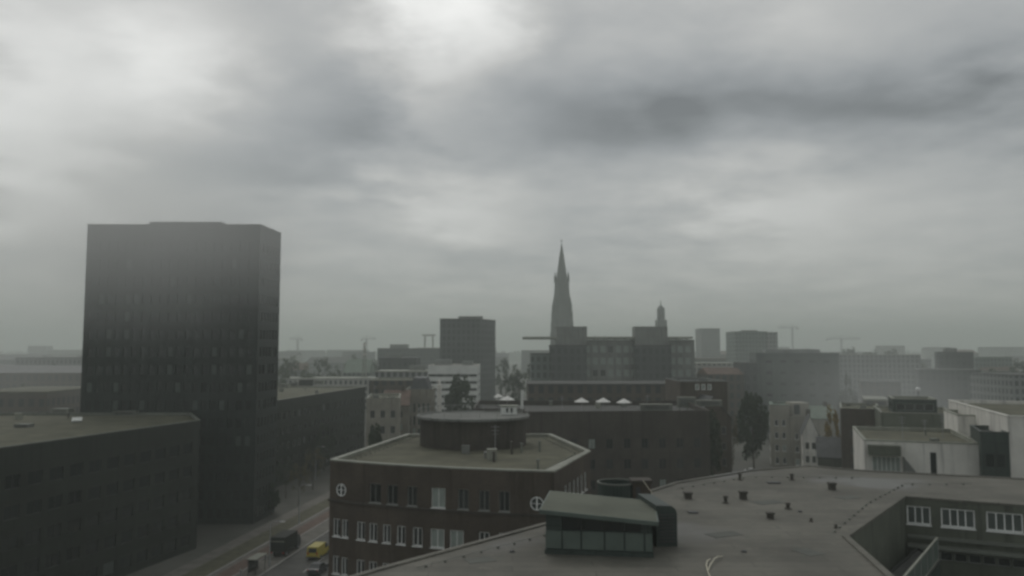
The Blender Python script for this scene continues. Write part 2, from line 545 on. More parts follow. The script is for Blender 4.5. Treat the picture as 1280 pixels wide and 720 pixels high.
def gable_house(name, label, foot4, eaves, ridge, wall, roof, win=None, group=None, along=0, rnd=1, cat='house', chimney=True, blinds=.1):
    """four-cornered house; the ridge runs parallel to edge `along` (0: parallel to the near face)"""
    foot = ccw(foot4)
    if along: foot = foot[1:] + foot[:1]
    cx = sum(p[0] for p in foot) / 4; cy = sum(p[1] for p in foot) / 4
    off = (cx, cy, 0); ro = root(name, off, label, cat, group)
    rng = random.Random(rnd)
    b = MB(); wins = []
    for i in range(4):
        A, B = Vector(foot[i]), Vector(foot[(i + 1) % 4]); d = B - A; nrm = Vector((d.y, -d.x))
        o = grid(d.length, 0, eaves, **win) if win and nrm.dot(-(A + B)) > 0 else []
        wall_face(b, A, B, 0, eaves, o)
        for q in o: wins.append((A, math.atan2(d.y, d.x), q))
    f = [Vector(p) for p in foot]
    m1, m2 = (f[1] + f[2]) / 2, (f[3] + f[0]) / 2     # gable mid points
    b.face([(*f[1], eaves), (*f[2], eaves), (*m1, ridge)]); b.face([(*f[3], eaves), (*f[0], eaves), (*m2, ridge)])
    b.part('wall', M[wall], ro, off)
    e = (f[1] - f[0]).normalized() * .25
    r = MB()
    for a, c, m, k in ((f[0], f[1], None, 1), (f[2], f[3], None, -1)):
        ma, mc = (m2, m1) if k == 1 else (m1, m2)
        ee = e * k
        va = (ma - a); slope = (ridge - eaves) / va.length; out = va.normalized() * .35
        lo0, lo1 = a - ee - out, c + ee - out
        zl = eaves - slope * .35 + .03
        q = [(*lo0, zl), (*lo1, zl), (*(mc + ee), ridge + .03), (*(ma - ee), ridge + .03)]
        r.face(q); r.face([(x, y, z + .16) for x, y, z in q])
        r.face([q[0], q[1], (q[1][0], q[1][1], q[1][2] + .16), (q[0][0], q[0][1], q[0][2] + .16)])
        r.face([q[1], q[2], (q[2][0], q[2][1], q[2][2] + .16), (q[1][0], q[1][1], q[1][2] + .16)])
        r.face([q[3], q[0], (q[0][0], q[0][1], q[0][2] + .16), (q[3][0], q[3][1], q[3][2] + .16)])
    rf = r.part('roof', M[roof], ro, off)
    if chimney:
        p = m1 + (m2 - m1) * rng.uniform(.2, .8)
        ch = MB(); ch.box((p.x - .45, p.y - .35, ridge - .8), (p.x + .45, p.y + .35, ridge + 1.1)); ch.box((p.x - .52, p.y - .42, ridge + 1.1), (p.x + .52, p.y + .42, ridge + 1.25))
        ch.part('chimney', M['brick'], rf, off)
    for A, ang, q in wins[:100]:
        kw = dict(q[4])
        if rng.random() < blinds: kw['pane'] = 'blind'
        put_window(ro, off, A, ang, q[0], q[2], q[1] - q[0], q[3] - q[2], **kw)
    return ro, off


def far_block(label, foot, z1, wall='far_grey', roof='darkroof', name='office_block', cat='office block', group=None, plant=None, ridge=0):
    """a building so far off that its windows are a pattern in the wall"""
    foot = ccw(foot); n = len(foot)
    cx = sum(p[0] for p in foot) / n; cy = sum(p[1] for p in foot) / n; off = (cx, cy, 0)
    ro = root(name, off, label, cat, group)
    b = MB(); b.prism(foot, 0, z1, top=False, bottom=False); b.part('wall', M[wall], ro, off)
    r = MB()
    if ridge and n == 4:
        f = [Vector(p) for p in foot]; m1, m2 = (f[1] + f[2]) / 2, (f[3] + f[0]) / 2
        r.face([(*f[0], z1), (*f[1], z1), (*m1, ridge), (*m2, ridge)]); r.face([(*f[2], z1), (*f[3], z1), (*m2, ridge), (*m1, ridge)])
        r.face([(*f[1], z1), (*f[2], z1), (*m1, ridge)]); r.face([(*f[3], z1), (*f[0], z1), (*m2, ridge)])
    else:
        r.prism(inset(foot, -.15), z1 + .003, z1 + .5)
    rf = r.part('roof', M[roof], ro, off)
    if plant:
        fx, w, h = plant
        e = [Vector(p) for p in foot]
        c = e[0] + (e[1] - e[0]) * fx + (e[3] - e[0]) * .5
        q = MB(); q.prism(rect(c.x, c.y, w, w * .5), z1 + .5, z1 + .5 + h); q.part('plant_room', M['midgrey'], rf, off)
    return ro


# ------------------------------------------------------------------ trees
def leaf_mesh(name, seed, rx, rz, n, size, m, dense=.55, z0=0, taper=0):
    rng = random.Random(seed); b = MB(); clumps = []
    for k in range(max(26, n // 85)):
        while True:
            x, y, z = (rng.uniform(-1, 1) for _ in range(3))
            d = x * x + y * y + z * z
            if d < 1 and d > rng.random() * dense: break
        clumps.append((x, y, z, rng.choice((.12, .18, .24, .34))))
    for k in range(n):
        cx, cy, cz, cr = rng.choice(clumps)
        a, e, q = rng.uniform(0, 6.283), rng.uniform(-1, 1), rng.random() ** .5 * cr
        c = math.sqrt(1 - e * e)
        p = Vector((cx + q * c * math.cos(a), cy + q * c * math.sin(a), cz + q * e))
        k2 = 1 - taper * (p.z + 1) / 2
        P = Vector((p.x * rx * k2, p.y * rx * k2, z0 + rz + p.z * rz))
        nrm = Vector((rng.gauss(0, 1), rng.gauss(0, 1), rng.gauss(.5, 1))).normalized()
        t = nrm.orthogonal().normalized(); t = Matrix.Rotation(rng.uniform(0, 6.28), 3, nrm) @ t; s2 = nrm.cross(t)
        s = size * rng.uniform(.5, 1.3)
        b.face([P - t * s - s2 * s * .5, P + t * s * .2 - s2 * s * .7, P + t * s + s2 * s * .3, P - t * s * .1 + s2 * s * .7])
    return b.mesh(name, m)


def trunk_mesh(seed, h, r, crown_r, crown_z):
    rng = random.Random(seed); b = MB()
    top = crown_z + (h - crown_z) * .55
    b.tube([(0, 0, -.05), (rng.uniform(-.1, .1), rng.uniform(-.1, .1), h * .25), (rng.uniform(-.3, .3), rng.uniform(-.3, .3), top)], r, 7, r * .35)
    for k in range(8):
        a = k * 2.4 + rng.uniform(-.4, .4); zz = crown_z * .8 + (top - crown_z * .8) * k / 8
        l = crown_r * rng.uniform(.45, .8)
        b.tube([(0, 0, zz), (math.cos(a) * l * .5, math.sin(a) * l * .5, zz + l * .45), (math.cos(a) * l, math.sin(a) * l, zz + l * .75)], r * .4, 5, r * .1)
    return b.mesh('trunk', M['bark'])


TP = {}


def tree(label, x, y, h, w, kind='broad', leaf='leaf_dark', group=None, n=2400, cat='tree', z=0):
    key = (kind, leaf, n)
    if key not in TP:
        if kind == 'broad': spec = dict(rx=5, rz=6, z0=4, taper=.25, dense=.55, size=.42)
        elif kind == 'column': spec = dict(rx=2.4, rz=7.2, z0=1.6, taper=.45, dense=.4, size=.36)
        elif kind == 'sparse': spec = dict(rx=4, rz=5, z0=5, taper=.2, dense=.8, size=.2)
        else: spec = dict(rx=4, rz=2.2, z0=.3, taper=.2, dense=.4, size=.3)
        TP[key] = (leaf_mesh('crown', len(TP) + 3, n=n, m=M[leaf], **spec), trunk_mesh(len(TP) + 11, spec['z0'] + 2 * spec['rz'], .32 if kind != 'sparse' else .2, spec['rx'], spec['z0']), spec)
    cm, tm, spec = TP[key]
    hh = spec['z0'] + 2 * spec['rz']
    o = root('tree' if kind != 'bush' else 'bush', (x, y, z), label, cat if kind != 'bush' else 'bush', group, random.uniform(0, 6.28))
    o.scale = (w / (2.2 * spec['rx']), w / (2.2 * spec['rx']), h / hh)
    link('trunk', tm, o); link('crown', cm, o)
    return o


# ------------------------------------------------------------------ ground and street
def sheet(name, pts, m, z, kind='structure'):
    b = MB(); b.face([(p[0], p[1], z) for p in ccw(pts)])
    return tag(link(name, b.mesh(name, m)), kind=kind)


sheet('ground', [(-5000, -600), (5000, -600), (5000, 6500), (-5000, 6500)], M['ground'], 0)
S = lambda Y: .12 * (Y - 115)


def strip(name, xa, xb, y0, y1, m, z, thick=0):
    pts = [(xa + S(y0), y0), (xb + S(y0), y0), (xb + S(y1), y1), (xa + S(y1), y1)]
    b = MB()
    if thick: b.prism(ccw(pts), z, z + thick, bottom=False)
    else: b.face([(p[0], p[1], z) for p in ccw(pts)])
    return tag(link(name, b.mesh(name, m)), kind='structure')


strip('road', -35.85, -25.15, 30, 420, M['asphalt'], .004)
strip('pavement', -49.5, -36, 30, 420, M['paving'], 0, .12)
strip('pavement', -25, -19.6, 30, 420, M['paving'], 0, .12)
strip('kerb', -36, -35.7, 30, 420, M['kerb'], 0, .13)
strip('kerb', -25.3, -25, 30, 420, M['kerb'], 0, .13)
strip('cycle_path', -42, -39.6, 30, 420, M['redpath'], .124)
strip('grass_verge', -46.8, -43.2, 30, 420, M['verge'], .124)
strip('kerb', -43.2, -42.9, 30, 420, M['kerb'], .12, .06)
strip('kerb', -39.5, -39.25, 30, 420, M['kerb'], .12, .05)
mk = MB()
for k in range(60):
    y0 = 40 + k * 6
    mk.face([(-30.55 + S(y0), y0, .009), (-30.4 + S(y0), y0, .009), (-30.4 + S(y0 + 3), y0 + 3, .009), (-30.55 + S(y0 + 3), y0 + 3, .009)])
tag(link('road_marking', mk.mesh('road_marking', M['mark'])), kind='structure')

# ------------------------------------------------------------------ left tower (tall dark office slab)
tw = dict(w=1.05, h=1.85, gap=.6, margin=.7, floor=3.3, sill_h=.95, cols=1, fmat='darkframe', fw=.06)
ro, off, f = building('office_tower', 'tall dark slab office tower paling towards its top on the left', 'office tower',
                      [(-80.3, 150), (-47.6, 150), (-47.0, 161.5), (-79.7, 161.5)], 55.6, 'tower', 'darkroof', win=tw, cop='dark', rnd=3, blinds=.10, bm='dimblind')
pr = MB(); pr.box((-70, 153, 55.2), (-56, 159, 56.6)); pr.part('plant_room', M['tower'], ro, off)

# ------------------------------------------------------------------ low dark block bottom left
lw = dict(w=2.2, h=1.7, gap=1.1, margin=.9, floor=3.6, sill_h=1.0, cols=2, fmat='darkframe', fw=.07)
ro, off, f = building('office_block', 'low dark office block with a grey flat roof in front of the tower', 'office block',
                      [(-66, 72), (-51, 132), (-58.5, 147), (-125, 147), (-125, 72)], 20.5, 'dark', 'gravel', win=lw, clutter=9, rnd=4, blinds=.04, cop='dullzinc', bm='dimblind')


def roof_box(name, label, cat, x, y, z, w, d, h, m, group=None, rz=0, lid='dullzinc'):
    o = root(name, (x, y, z), label, cat, group, rz)
    b = MB(); b.box((-w / 2, -d / 2, 0), (w / 2, d / 2, h)); b.part('casing', M[m], o)
    b = MB(); b.box((-w / 2 - .06, -d / 2 - .06, h), (w / 2 + .06, d / 2 + .06, h + .08)); b.part('lid', M[lid], o)
    g = MB()
    for k in range(4):
        zz = h * (.25 + .15 * k)
        g.box((-w * .38, -d / 2 - .04, zz), (w * .38, -d / 2 - .004, zz + h * .07))
    g.part('louvre', M['darkmetal'], o)
    return o


zr = 20.07
p = on_z(78, 517, zr); roof_box('ventilation_unit', 'pale ventilation box at the back of the dark block roof', 'ventilation unit', p.x, p.y, zr, 3.2, 2, .9, 'zinc')
p = on_z(96, 528, zr)
o = root('skylight', (p.x, p.y, zr), 'small white tilted skylight on the dark block roof', 'skylight', rz=.4)
b = MB(); b.box((-.7, -.6, 0), (.7, .6, .3)); b.part('curb', M['dullzinc'], o)
b = MB(); b.face([(-.75, -.65, .303), (.75, -.65, .303), (.75, .65, .8), (-.75, .65, .8)]); b.face([(-.75, -.65, .303), (-.75, .65, .8), (-.75, .65, .303)]); b.face([(.75, -.65, .303), (.75, .65, .303), (.75, .65, .8)]); b.face([(.75, .65, .303), (-.75, .65, .303), (-.75, .65, .8), (.75, .65, .8)])
b.part('glazing', M['whitebox'], o)
p = on_z(157, 519, zr); roof_box('ventilation_unit', 'long low metal duct box near the right end of the dark block roof', 'ventilation unit', p.x, p.y, zr, 4.2, 1.4, .7, 'dullzinc')
p = on_z(30, 534, zr); roof_box('ventilation_unit', 'flat dark service box on the far left of the dark block roof', 'ventilation unit', p.x, p.y, zr, 2.2, 1.6, .45, 'midgrey')

# block behind the tower along the street
bw = dict(w=2.0, h=1.7, gap=1.5, margin=1.2, floor=3.6, sill_h=1.0, cols=2, fmat='darkframe')
ro, off, f = building('office_block', 'long dark street block right of the tower with cluttered flat roof', 'office block',
                      [(-55.2, 186), (-47, 258), (-92, 262), (-95, 186)], 20.2, 'dark', 'gravel', win=bw, clutter=8, rnd=5, blinds=.05, cop='zinc', bm='dimblind')
for k, (px, py, w, h, m, lab) in enumerate([(356, 485, 3, 1.3, 'zinc', 'pale roof vent box at the tower end of the long street block'),
                                            (368, 484, 2.2, 1.6, 'midgrey', 'second roof vent box from the tower on the long street block'),
                                            (383, 482, 4.5, 2.0, 'dark', 'wide dark plant box in the middle of the long street block roof'),
                                            (400, 480, 3, 1.2, 'zinc', 'pale low box near the far end of the long street block roof')]):
    p = on_z(px, py, 19.77); roof_box('ventilation_unit', lab, 'ventilation unit', p.x, p.y, 19.77, w, 2, h, m)

# ------------------------------------------------------------------ brick building with the curved front
ZE = 20.75
front_x = [(-18.6, 83.0), (-16.2, 81.6), (-13.6, 80.25), (-9.9, 78.75), (-7.1, 77.75), (-2.7, 76.45), (2.5, 75.25), (3.9, 75.05)]


def front_at(px):
    """plan point of the curved front in picture column px"""
    k = (px - 640) / 1000.0 * 1.0
    for (x0, y0), (x1, y1) in zip(front_x, front_x[1:]):
        # x = k' * y, with the small pitch correction taken at storey height
        kk = k / (CP + SP * .18)
        den = (x1 - x0) - kk * (y1 - y0)
        t = (kk * y0 - x0) / den
        if -1e-6 <= t <= 1.000001: return (x0 + (x1 - x0) * t, y0 + (y1 - y0) * t)
    return front_x[0] if k < -.1 else front_x[-1]


brk = [443, 461, 478.5, 508.5, 531, 560, 592, 618, 650]
Efoot = [front_x[0]] + [front_at(p) for p in brk] + [front_x[-1], (8.7, 90), (5.2, 108), (-14, 108)]
rows = [(16.95, 1.85), (13.2, 1.75), (9.5, 1.75), (5.9, 1.75), (1.6, 2.2)]
row_cols = {
    0: [(463, 477, 'L'), (485, 498, 'L'), (510, 522, 'L'), (540, 557, 'B'), (573, 586, 'L'), (599, 612, 'L'), (624, 637, 'L')],
    1: [(418.5, 427, 'L'), (429, 437, 'L'), (448, 458, 'L'), (463, 473, 'L'), (480, 489.5, 'L'), (497.5, 508, 'L'), (517, 529, 'L'), (539, 556, 'B'), (563, 580, 'B'), (599, 612, 'L'), (624, 637, 'L')],
}
Eops = {}
for r_, (zb, hh) in enumerate(rows):
    for (a, c, kind) in row_cols[min(r_, 1)]:
        if r_ >= 2 and kind == 'B': kind = 'L'
        A, C = front_at(a), front_at(c); mx = (a + c) / 2
        i = sum(1 for q in brk if q < mx)
        P0 = Vector(Efoot[i])
        u0, u1 = (Vector(A) - P0).length, (Vector(C) - P0).length
        kw = dict(fmat='frame', sill=True, cols=2, fw=.085)
        if kind == 'B': kw['pane'] = 'blind'
        if r_ == 0: kw.update(fmat='greyframe' if kind == 'L' else 'frame', cols=2, fw=.055)
        Eops.setdefault(i, []).append((u0, u1, zb, zb + hh, kw))
side = []
for r_, (zb, hh) in enumerate(rows):
    for k in range(6):
        u = 4.0 + k * 1.75
        side.append((u, u + 1.0, zb, zb + hh, dict(fmat='frame', sill=True, cols=2, fw=.085)))
Eops[len(brk) + 1] = side
ro, offE, f = building('brick_office_building', 'brown brick office building with curved front and round windows', 'office building',
                       Efoot, ZE, 'brick', 'gravel', ops=Eops, cop='zinc', cop_w=.55, parapet=.35, rnd=6, blinds=0, clutter=9, keep=((-4.8, 99.5, 7.6),))
E = ro
# string course under the top row of windows
sc_ = MB(); outp = inset(ccw(Efoot), -.14); base = ccw(Efoot)
for i in range(len(base)):
    j = (i + 1) % len(base)
    for za, zb in ((16.62, 16.84),):
        sc_.face([(*outp[i], za), (*outp[j], za), (*outp[j], zb), (*outp[i], zb)])
        sc_.face([(*outp[i], zb), (*outp[j], zb), (*base[j], zb), (*base[i], zb)])
        sc_.face([(*base[i], za), (*base[j], za), (*outp[j], za), (*outp[i], za)])
sc_.part('string_course', M['brick_dark'], E, offE)
# wide sloping gutter along the right side
A, B = Vector((3.9, 75.05)), Vector((8.7, 90)); d = (B - A).normalized(); inn = Vector((-d.y, d.x))
g = MB(); q = [A + inn * .2 + d * .3, B + inn * .2 - d * .3, B + inn * 1.1 - d * .3, A + inn * 1.7 + d * .8]
g.face([(q[0].x, q[0].y, ZE + .09), (q[1].x, q[1].y, ZE + .09), (q[2].x, q[2].y, ZE - .25), (q[3].x, q[3].y, ZE - .25)])
g.part('gutter', M['zinc'], E, offE)


def round_window(px, z, r=.62):
    x, y = front_at(px)
    i = sum(1 for q in brk if q < px)
    A_, B_ = Vector(Efoot[i]), Vector(Efoot[i + 1]); ang = math.atan2(*(B_ - A_).yx)
    b = MB(); seg = 28
    for k in range(seg):
        a0, a1 = 2 * math.pi * k / seg, 2 * math.pi * (k + 1) / seg
        pt = lambda rr, a, yy: (rr * math.cos(a), yy, rr * math.sin(a))
        b.face([pt(r, a0, -.06), pt(r, a1, -.06), pt(r - .09, a1, -.06), pt(r - .09, a0, -.06)][::-1])
        b.face([pt(r, a0, -.06), pt(r, a1, -.06), pt(r, a1, 0), pt(r, a0, 0)])
        b.face([pt(r - .09, a0, -.06), pt(r - .09, a1, -.06), pt(r - .09, a1, -.01), pt(r - .09, a0, -.01)][::-1])
    b.box((-.07, -.055, -r + .09), (.07, -.02, r - .09))
    b.box((-r + .09, -.05, -.025), (-.07, -.02, .025)); b.box((.07, -.05, -.025), (r - .09, -.02, .025))
    o = b.part('round_window', M['frame'], E); o.location = (x - offE[0], y - offE[1], z); o.rotation_euler = (0, 0, ang)
    pb = MB(); pb.face([((r - .05) * math.cos(2 * math.pi * k / seg), -.012, (r - .05) * math.sin(2 * math.pi * k / seg)) for k in range(seg)])
    pb.part('pane', M['glass'], o)


round_window(428, 17.85); round_window(671, 17.8)
# round pavilion on the roof
dr = MB(); cx, cy = (592 - 640) * .0995, 99.5
dr.lathe([(6.5, 20.3), (6.5, 23.7)], 40, cx, cy); dw = dr.part('pavilion_wall', M['brick_dark'], E, offE)
rm = MB(); rm.lathe([(6.5, 23.703), (6.95, 23.72), (6.95, 24.0), (6.6, 24.02), (6.5, 23.85), (.3, 23.95)], 40, cx, cy); rm.part('pavilion_roof', M['midgrey'], dw, offE)
rn = MB()
for k in range(40):
    a0, a1 = 2 * math.pi * k / 40, 2 * math.pi * (k + 1) / 40
    if k % 2: rn.tube([(cx + 6.75 * math.cos(a0), cy + 6.75 * math.sin(a0), 24.0), (cx + 6.75 * math.cos(a0), cy + 6.75 * math.sin(a0), 24.75)], .03, 4)
    rn.tube([(cx + 6.75 * math.cos(a0), cy + 6.75 * math.sin(a0), 24.75), (cx + 6.75 * math.cos(a1), cy + 6.75 * math.sin(a1), 24.75)], .03, 4)
rn.part('railing', M['greyframe'], dw, offE)

# low white hut on the pavilion roof
hx, hy = (636 - 640) * .1, 101
o = root('roof_hut', (hx, hy, 23.95), 'low white hut on top of the round brick pavilion', 'hut')
b = MB(); b.box((-1.0, -.8, 0), (1.0, .8, .95)); b.part('wall', M['whitebox'], o)
b = MB(); b.box((-1.15, -.95, .953), (1.15, .95, 1.1)); b.part('roof', M['zinc'], o)
for x in (-.2, .35):
    b = MB(); b.box((x - .14, -.83, .25), (x + .14, -.803, .8)); b.part('window', M['glass'], o)

# lightning conductor wire on little blocks round the brick roof
lw_ = MB(); rg = inset(ccw(Efoot), 1.5)
for i in range(len(rg)):
    a, c = Vector(rg[i]), Vector(rg[(i + 1) % len(rg)])
    lw_.tube([(a.x, a.y, ZE - .2), (c.x, c.y, ZE - .2)], .018, 4)
    for k in range(int((c - a).length / 1.5) + 1):
        p_ = a + (c - a) * ((k + .5) / (int((c - a).length / 1.5) + 1)); lw_.box((p_.x - .09, p_.y - .09, ZE - .33), (p_.x + .09, p_.y + .09, ZE - .215))
lw_.part('lightning_wire', M['dullzinc'], E, offE)

# ------------------------------------------------------------------ near flat-roofed building with a courtyard
ZG = 20.0
Gfoot = [(-16, 33), (-5, 22), (19, 22), (20, 42.7), tuple(on_z(1060, 672, ZG)[:2]), tuple(on_z(1131, 622, ZG)[:2])]
P5 = Vector(Gfoot[5]); P6d = (Vector(on_z(1280, 633, ZG)[:2]) - P5).normalized()
P6 = P5 + P6d * 24
far_e = [on_z(1290, 600, ZG), on_z(1080, 589, ZG), on_z(1010, 583, ZG), on_z(935, 589, ZG), on_z(845, 604, ZG), on_z(690, 653, ZG), on_z(470, 713, ZG)]
Gfoot += [tuple(P6), (66, 66)] + [tuple(p[:2]) for p in far_e]
gops = []


def u_on(px, A, d):
    k = (px - 640) / 1000.0 / (CP + SP * .27)
    return (k * A.y - A.x) / (d.x - k * d.y)


for a, c, n_ in ((1133, 1163, 3), (1175.5, 1218, 4), (1232, 1278, 4), (1294, 1340, 4), (1356, 1402, 4)):
    gops.append((u_on(a, P5, P6d), u_on(c, P5, P6d), 17.95, 19.4, dict(cols=n_, fmat='frame', sill=True, fw=.11, pane='dimblind')))
for k in range(12):
    u = u_on(1173, P5, P6d) + k * .98
    gops.append((u, u + .86, 15.3, 15.95, dict(cols=1, fmat='greyframe', fw=.05)))
for zf in (11.9, 8.4, 4.9, 1.4):
    for k in range(8):
        u = .8 + k * 2.7
        gops.append((u, u + 1.9, zf, zf + 1.5, dict(cols=2, fmat='greyframe')))
i5 = 5
G, offG, Gf = building('flat_roofed_building', 'grey building with a broad stained flat roof and a notched courtyard', 'building',
                       Gfoot, ZG + .06, 'olive', 'felt', ops={i5: gops}, cop='felt', cop_w=.35, parapet=.05, rnd=8, blinds=0)
n5 = Vector((P6d.y, -P6d.x))
lg = MB()
for za, zb, o_ in ((16.9, 17.12, .35), (16.25, 16.45, .9)):
    A, B = P5 + P6d * .1, P6 - P6d * .1
    lg.prism(ccw([tuple(A + n5 * .003), tuple(B + n5 * .003), tuple(B + n5 * o_), tuple(A + n5 * o_)]), za, zb)
lg.part('ledge', M['dullzinc'], G, offG)

# lower terrace inside the courtyard with a glass balustrade
Q1, Q2 = Vector((22.2, 47.9)), Vector((32.2, 61.6))
C0, C1 = Vector(Gfoot[4]), Vector(Gfoot[5])
terr = [(20.3, 43.5), tuple(Q1), tuple(Q2), tuple(C1 + Vector((.55, -.75))), tuple(C0 + Vector((.35, -.25)))]
building('terrace', 'low dark courtyard terrace below the notched roof edge', 'terrace', terr, 16.15, 'teal', 'darkroof', parapet=.1, cop='darkframe', cop_w=.1)
o = root('glass_balustrade', (Q1.x, Q1.y, 16.25), 'sea green glass balustrade along the dark courtyard terrace', 'balustrade')
d = Q2 - Q1; L = d.length; o.rotation_euler = (0, 0, math.atan2(d.y, d.x))
b = MB(); b.box((0, .1, .05), (L, .16, 1.5)); b.part('glass_panel', M['sea'], o)
b = MB(); b.box((0, .06, 1.503), (L, .20, 1.6)); b.part('handrail', M['zinc'], o)
b = MB(); b.box((0, .04, -.1), (L, .22, .047)); b.part('base_rail', M['zinc'], o)
for k in range(8):
    b = MB(); x = L * k / 7; b.box((x - .03, .04, .05), (x + .03, .097, 1.5)); b.part('post', M['greyframe'], o)

# ------------------------------------------------------------------ plant room on the near roof
A = on_z(681, 693, ZG); B = on_z(817, 698, ZG)
o = root('roof_plant_room', (A.x, A.y, ZG), 'dark green plant room with overhanging slab roof on the near flat roof', 'plant room')
d = (B - A); L = Vector(d[:2]).length; o.rotation_euler = (0, 0, math.atan2(d.y, d.x))
dep = 5.6
b = MB(); b.box((0, 0, 0), (L, dep, .30)); b.part('plinth', M['teal'], o)
b = MB()
for (x0, x1) in ((.06, L - .06),):
    b.box((x0, .08, .303), (x1, dep - .06, 1.42))
wl = b.part('wall', M['teal'], o)
xs = [0, 1.02, 2.14, 3.5, 4.65, 5.8, L]
for k in range(6):
    b = MB(); b.box((xs[k] + .05, .02, .36), (xs[k + 1] - .05, .077, 1.38)); pn = b.part('panel', M['sea'], wl)
ht = lambda x: 2.46 - .46 * x / L          # the roof falls to the right


def sloped(b, x0, x1, y0, y1, z0, off=0.0):
    P = [(x0, z0), (x1, z0), (x1, ht(x1) + off), (x0, ht(x0) + off)]
    b.face([(x, y0, z) for x, z in P]); b.face([(x, y1, z) for x, z in P][::-1])
    for k in range(4):
        a, c = P[k], P[(k + 1) % 4]
        b.face([(a[0], y0, a[1]), (a[0], y1, a[1]), (c[0], y1, c[1]), (c[0], y0, c[1])])


b = MB(); sloped(b, 1.02, L - .7, .16, dep - .1, 1.423, -.05); b.part('glazing_band', M['glass'], o)
for x0, x1 in ((.06, 1.017), (L - .697, L - .06)):
    b = MB(); sloped(b, x0, x1, .08, dep - .06, 1.423, -.05); b.part('corner_pier', M['teal'], o)
for k, x in enumerate((2.14, 3.5, 4.65)):
    b = MB(); sloped(b, x - .03, x + .03, .10, .157, 1.424, -.06); b.part('mullion', M['darkframe'], o)
b = MB()
P = [(-.28, ht(-.28) - .03), (L + .3, ht(L + .3) - .03), (L + .3, ht(L + .3) + .2), (-.28, ht(-.28) + .2)]
b.face([(x, -.55, z) for x, z in P]); b.face([(x, dep + .3, z) for x, z in P][::-1])
for k in range(4):
    a, c = P[k], P[(k + 1) % 4]
    b.face([(a[0], -.55, a[1]), (a[0], dep + .3, a[1]), (c[0], dep + .3, c[1]), (c[0], -.55, c[1])])
sl = b.part('roof_slab', M['sea'], o)
b = MB(); b.face([(-.2, -.47, ht(-.2) + .204), (L + .22, -.47, ht(L + .22) + .204), (L + .22, dep + .22, ht(L + .22) + .204), (-.2, dep + .22, ht(-.2) + .204)])
b.part('roofing', M['olive'], sl)
# louvred annexe on its right
o2 = root('ventilation_unit', (0, 0, ZG), 'dark rounded cooling unit beside the right side of the plant room', 'cooling unit')
p = on_z(836, 684, ZG); o2.location = (p.x, p.y, ZG); o2.rotation_euler = (0, 0, .12)
b = MB()
prof = [(-.75, 0), (.55, 0), (.55, 2.0), (.45, 2.28), (.22, 2.45), (-.75, 2.5)]
b.face([(x, 0, z) for x, z in prof]); b.face([(x, 4.2, z) for x, z in prof][::-1])
for k in range(len(prof)):
    a, c = prof[k], prof[(k + 1) % len(prof)]
    b.face([(a[0], 0, a[1]), (a[0], 4.2, a[1]), (c[0], 4.2, c[1]), (c[0], 0, c[1])])
b.part('casing', M['teal'], o2)
b = MB()
for k in range(9):
    b.box((-.6, -.05, .3 + k * .2), (.42, -.004, .38 + k * .2))
b.part('louvre', M['darkmetal'], o2)

# chimney, tank and conduit behind the plant room
p = at(801, 632, 57)
o = root('chimney_stack', (p.x, p.y, ZG), 'brown brick chimney stack behind the plant room', 'chimney')
b = MB(); b.box((-.62, -.6, 0), (.62, .6, 2.75)); b.part('shaft', M['brick'], o)
b = MB(); b.box((-.72, -.7, 2.753), (.72, .7, 2.95)); b.part('cap', M['brick_dark'], o)
b = MB(); b.box((-.42, -.64, 1.5), (-.12, -.603, 2.5)); b.part('slot', M['darkmetal'], o)
b = MB(); b.box((-.1, -.63, .95), (.5, -.603, 1.05)); b.part('bracket', M['frame'], o)
p = at(771, 632, 57.5)
o = root('water_tank', (p.x, p.y, ZG), 'round open dark tank with a pale rim behind the plant room', 'tank')
b = MB(); b.lathe([(1.35, 0), (1.35, 2.6), (1.25, 2.6), (1.25, 1.9)], 32); b.part('shell', M['teal'], o)
b = MB()
for k in range(32):
    a0, a1 = 2 * math.pi * k / 32, 2 * math.pi * (k + 1) / 32
    b.tube([(1.32 * math.cos(a0), 1.32 * math.sin(a0), 2.66), (1.32 * math.cos(a1), 1.32 * math.sin(a1), 2.66)], .06, 6)
b.part('rim', M['dullzinc'], o)
cb = MB(); cb.tube([at(804, 601, 56), at(807, 605, 56), at(811, 611, 56), at(814.5, 615, 56), at(815, 625, 56), (at(815, 630, 56).x, at(815, 630, 56).y, ZG + .03)], .03, 5)
tag(link('conduit', cb.mesh('conduit', M['cable'])), 'thin pale conduit running down beside the brick chimney stack', 'conduit')

# vents on the roof
zr = ZG + .035


def vent(px, py, label, h=.6, r=.2, kind=0):
    p = on_z(px, py, zr); h *= .85; r *= .8
    o = root('roof_vent', (p.x, p.y, zr), label, 'roof vent')
    b = MB()
    if kind == 0: b.lathe([(r * 1.5, 0), (r * 1.45, .06), (r * .8, .1), (r * .8, h * .75)], 12)
    else: b.box((-r * 1.3, -r * 1.3, 0), (r * 1.3, r * 1.3, h * .75))
    b.part('pipe' if kind == 0 else 'box', M['ventmetal'], o)
    b = MB()
    if kind == 0: b.lathe([(r * 1.2, h * .753), (r * 1.25, h * .85), (r * .9, h * .97), (.02, h)], 12)
    else: b.box((-r * 1.6, -r * 1.6, h * .753), (r * 1.6, r * 1.6, h))
    b.part('cowl', M['ventmetal'], o)
    return o


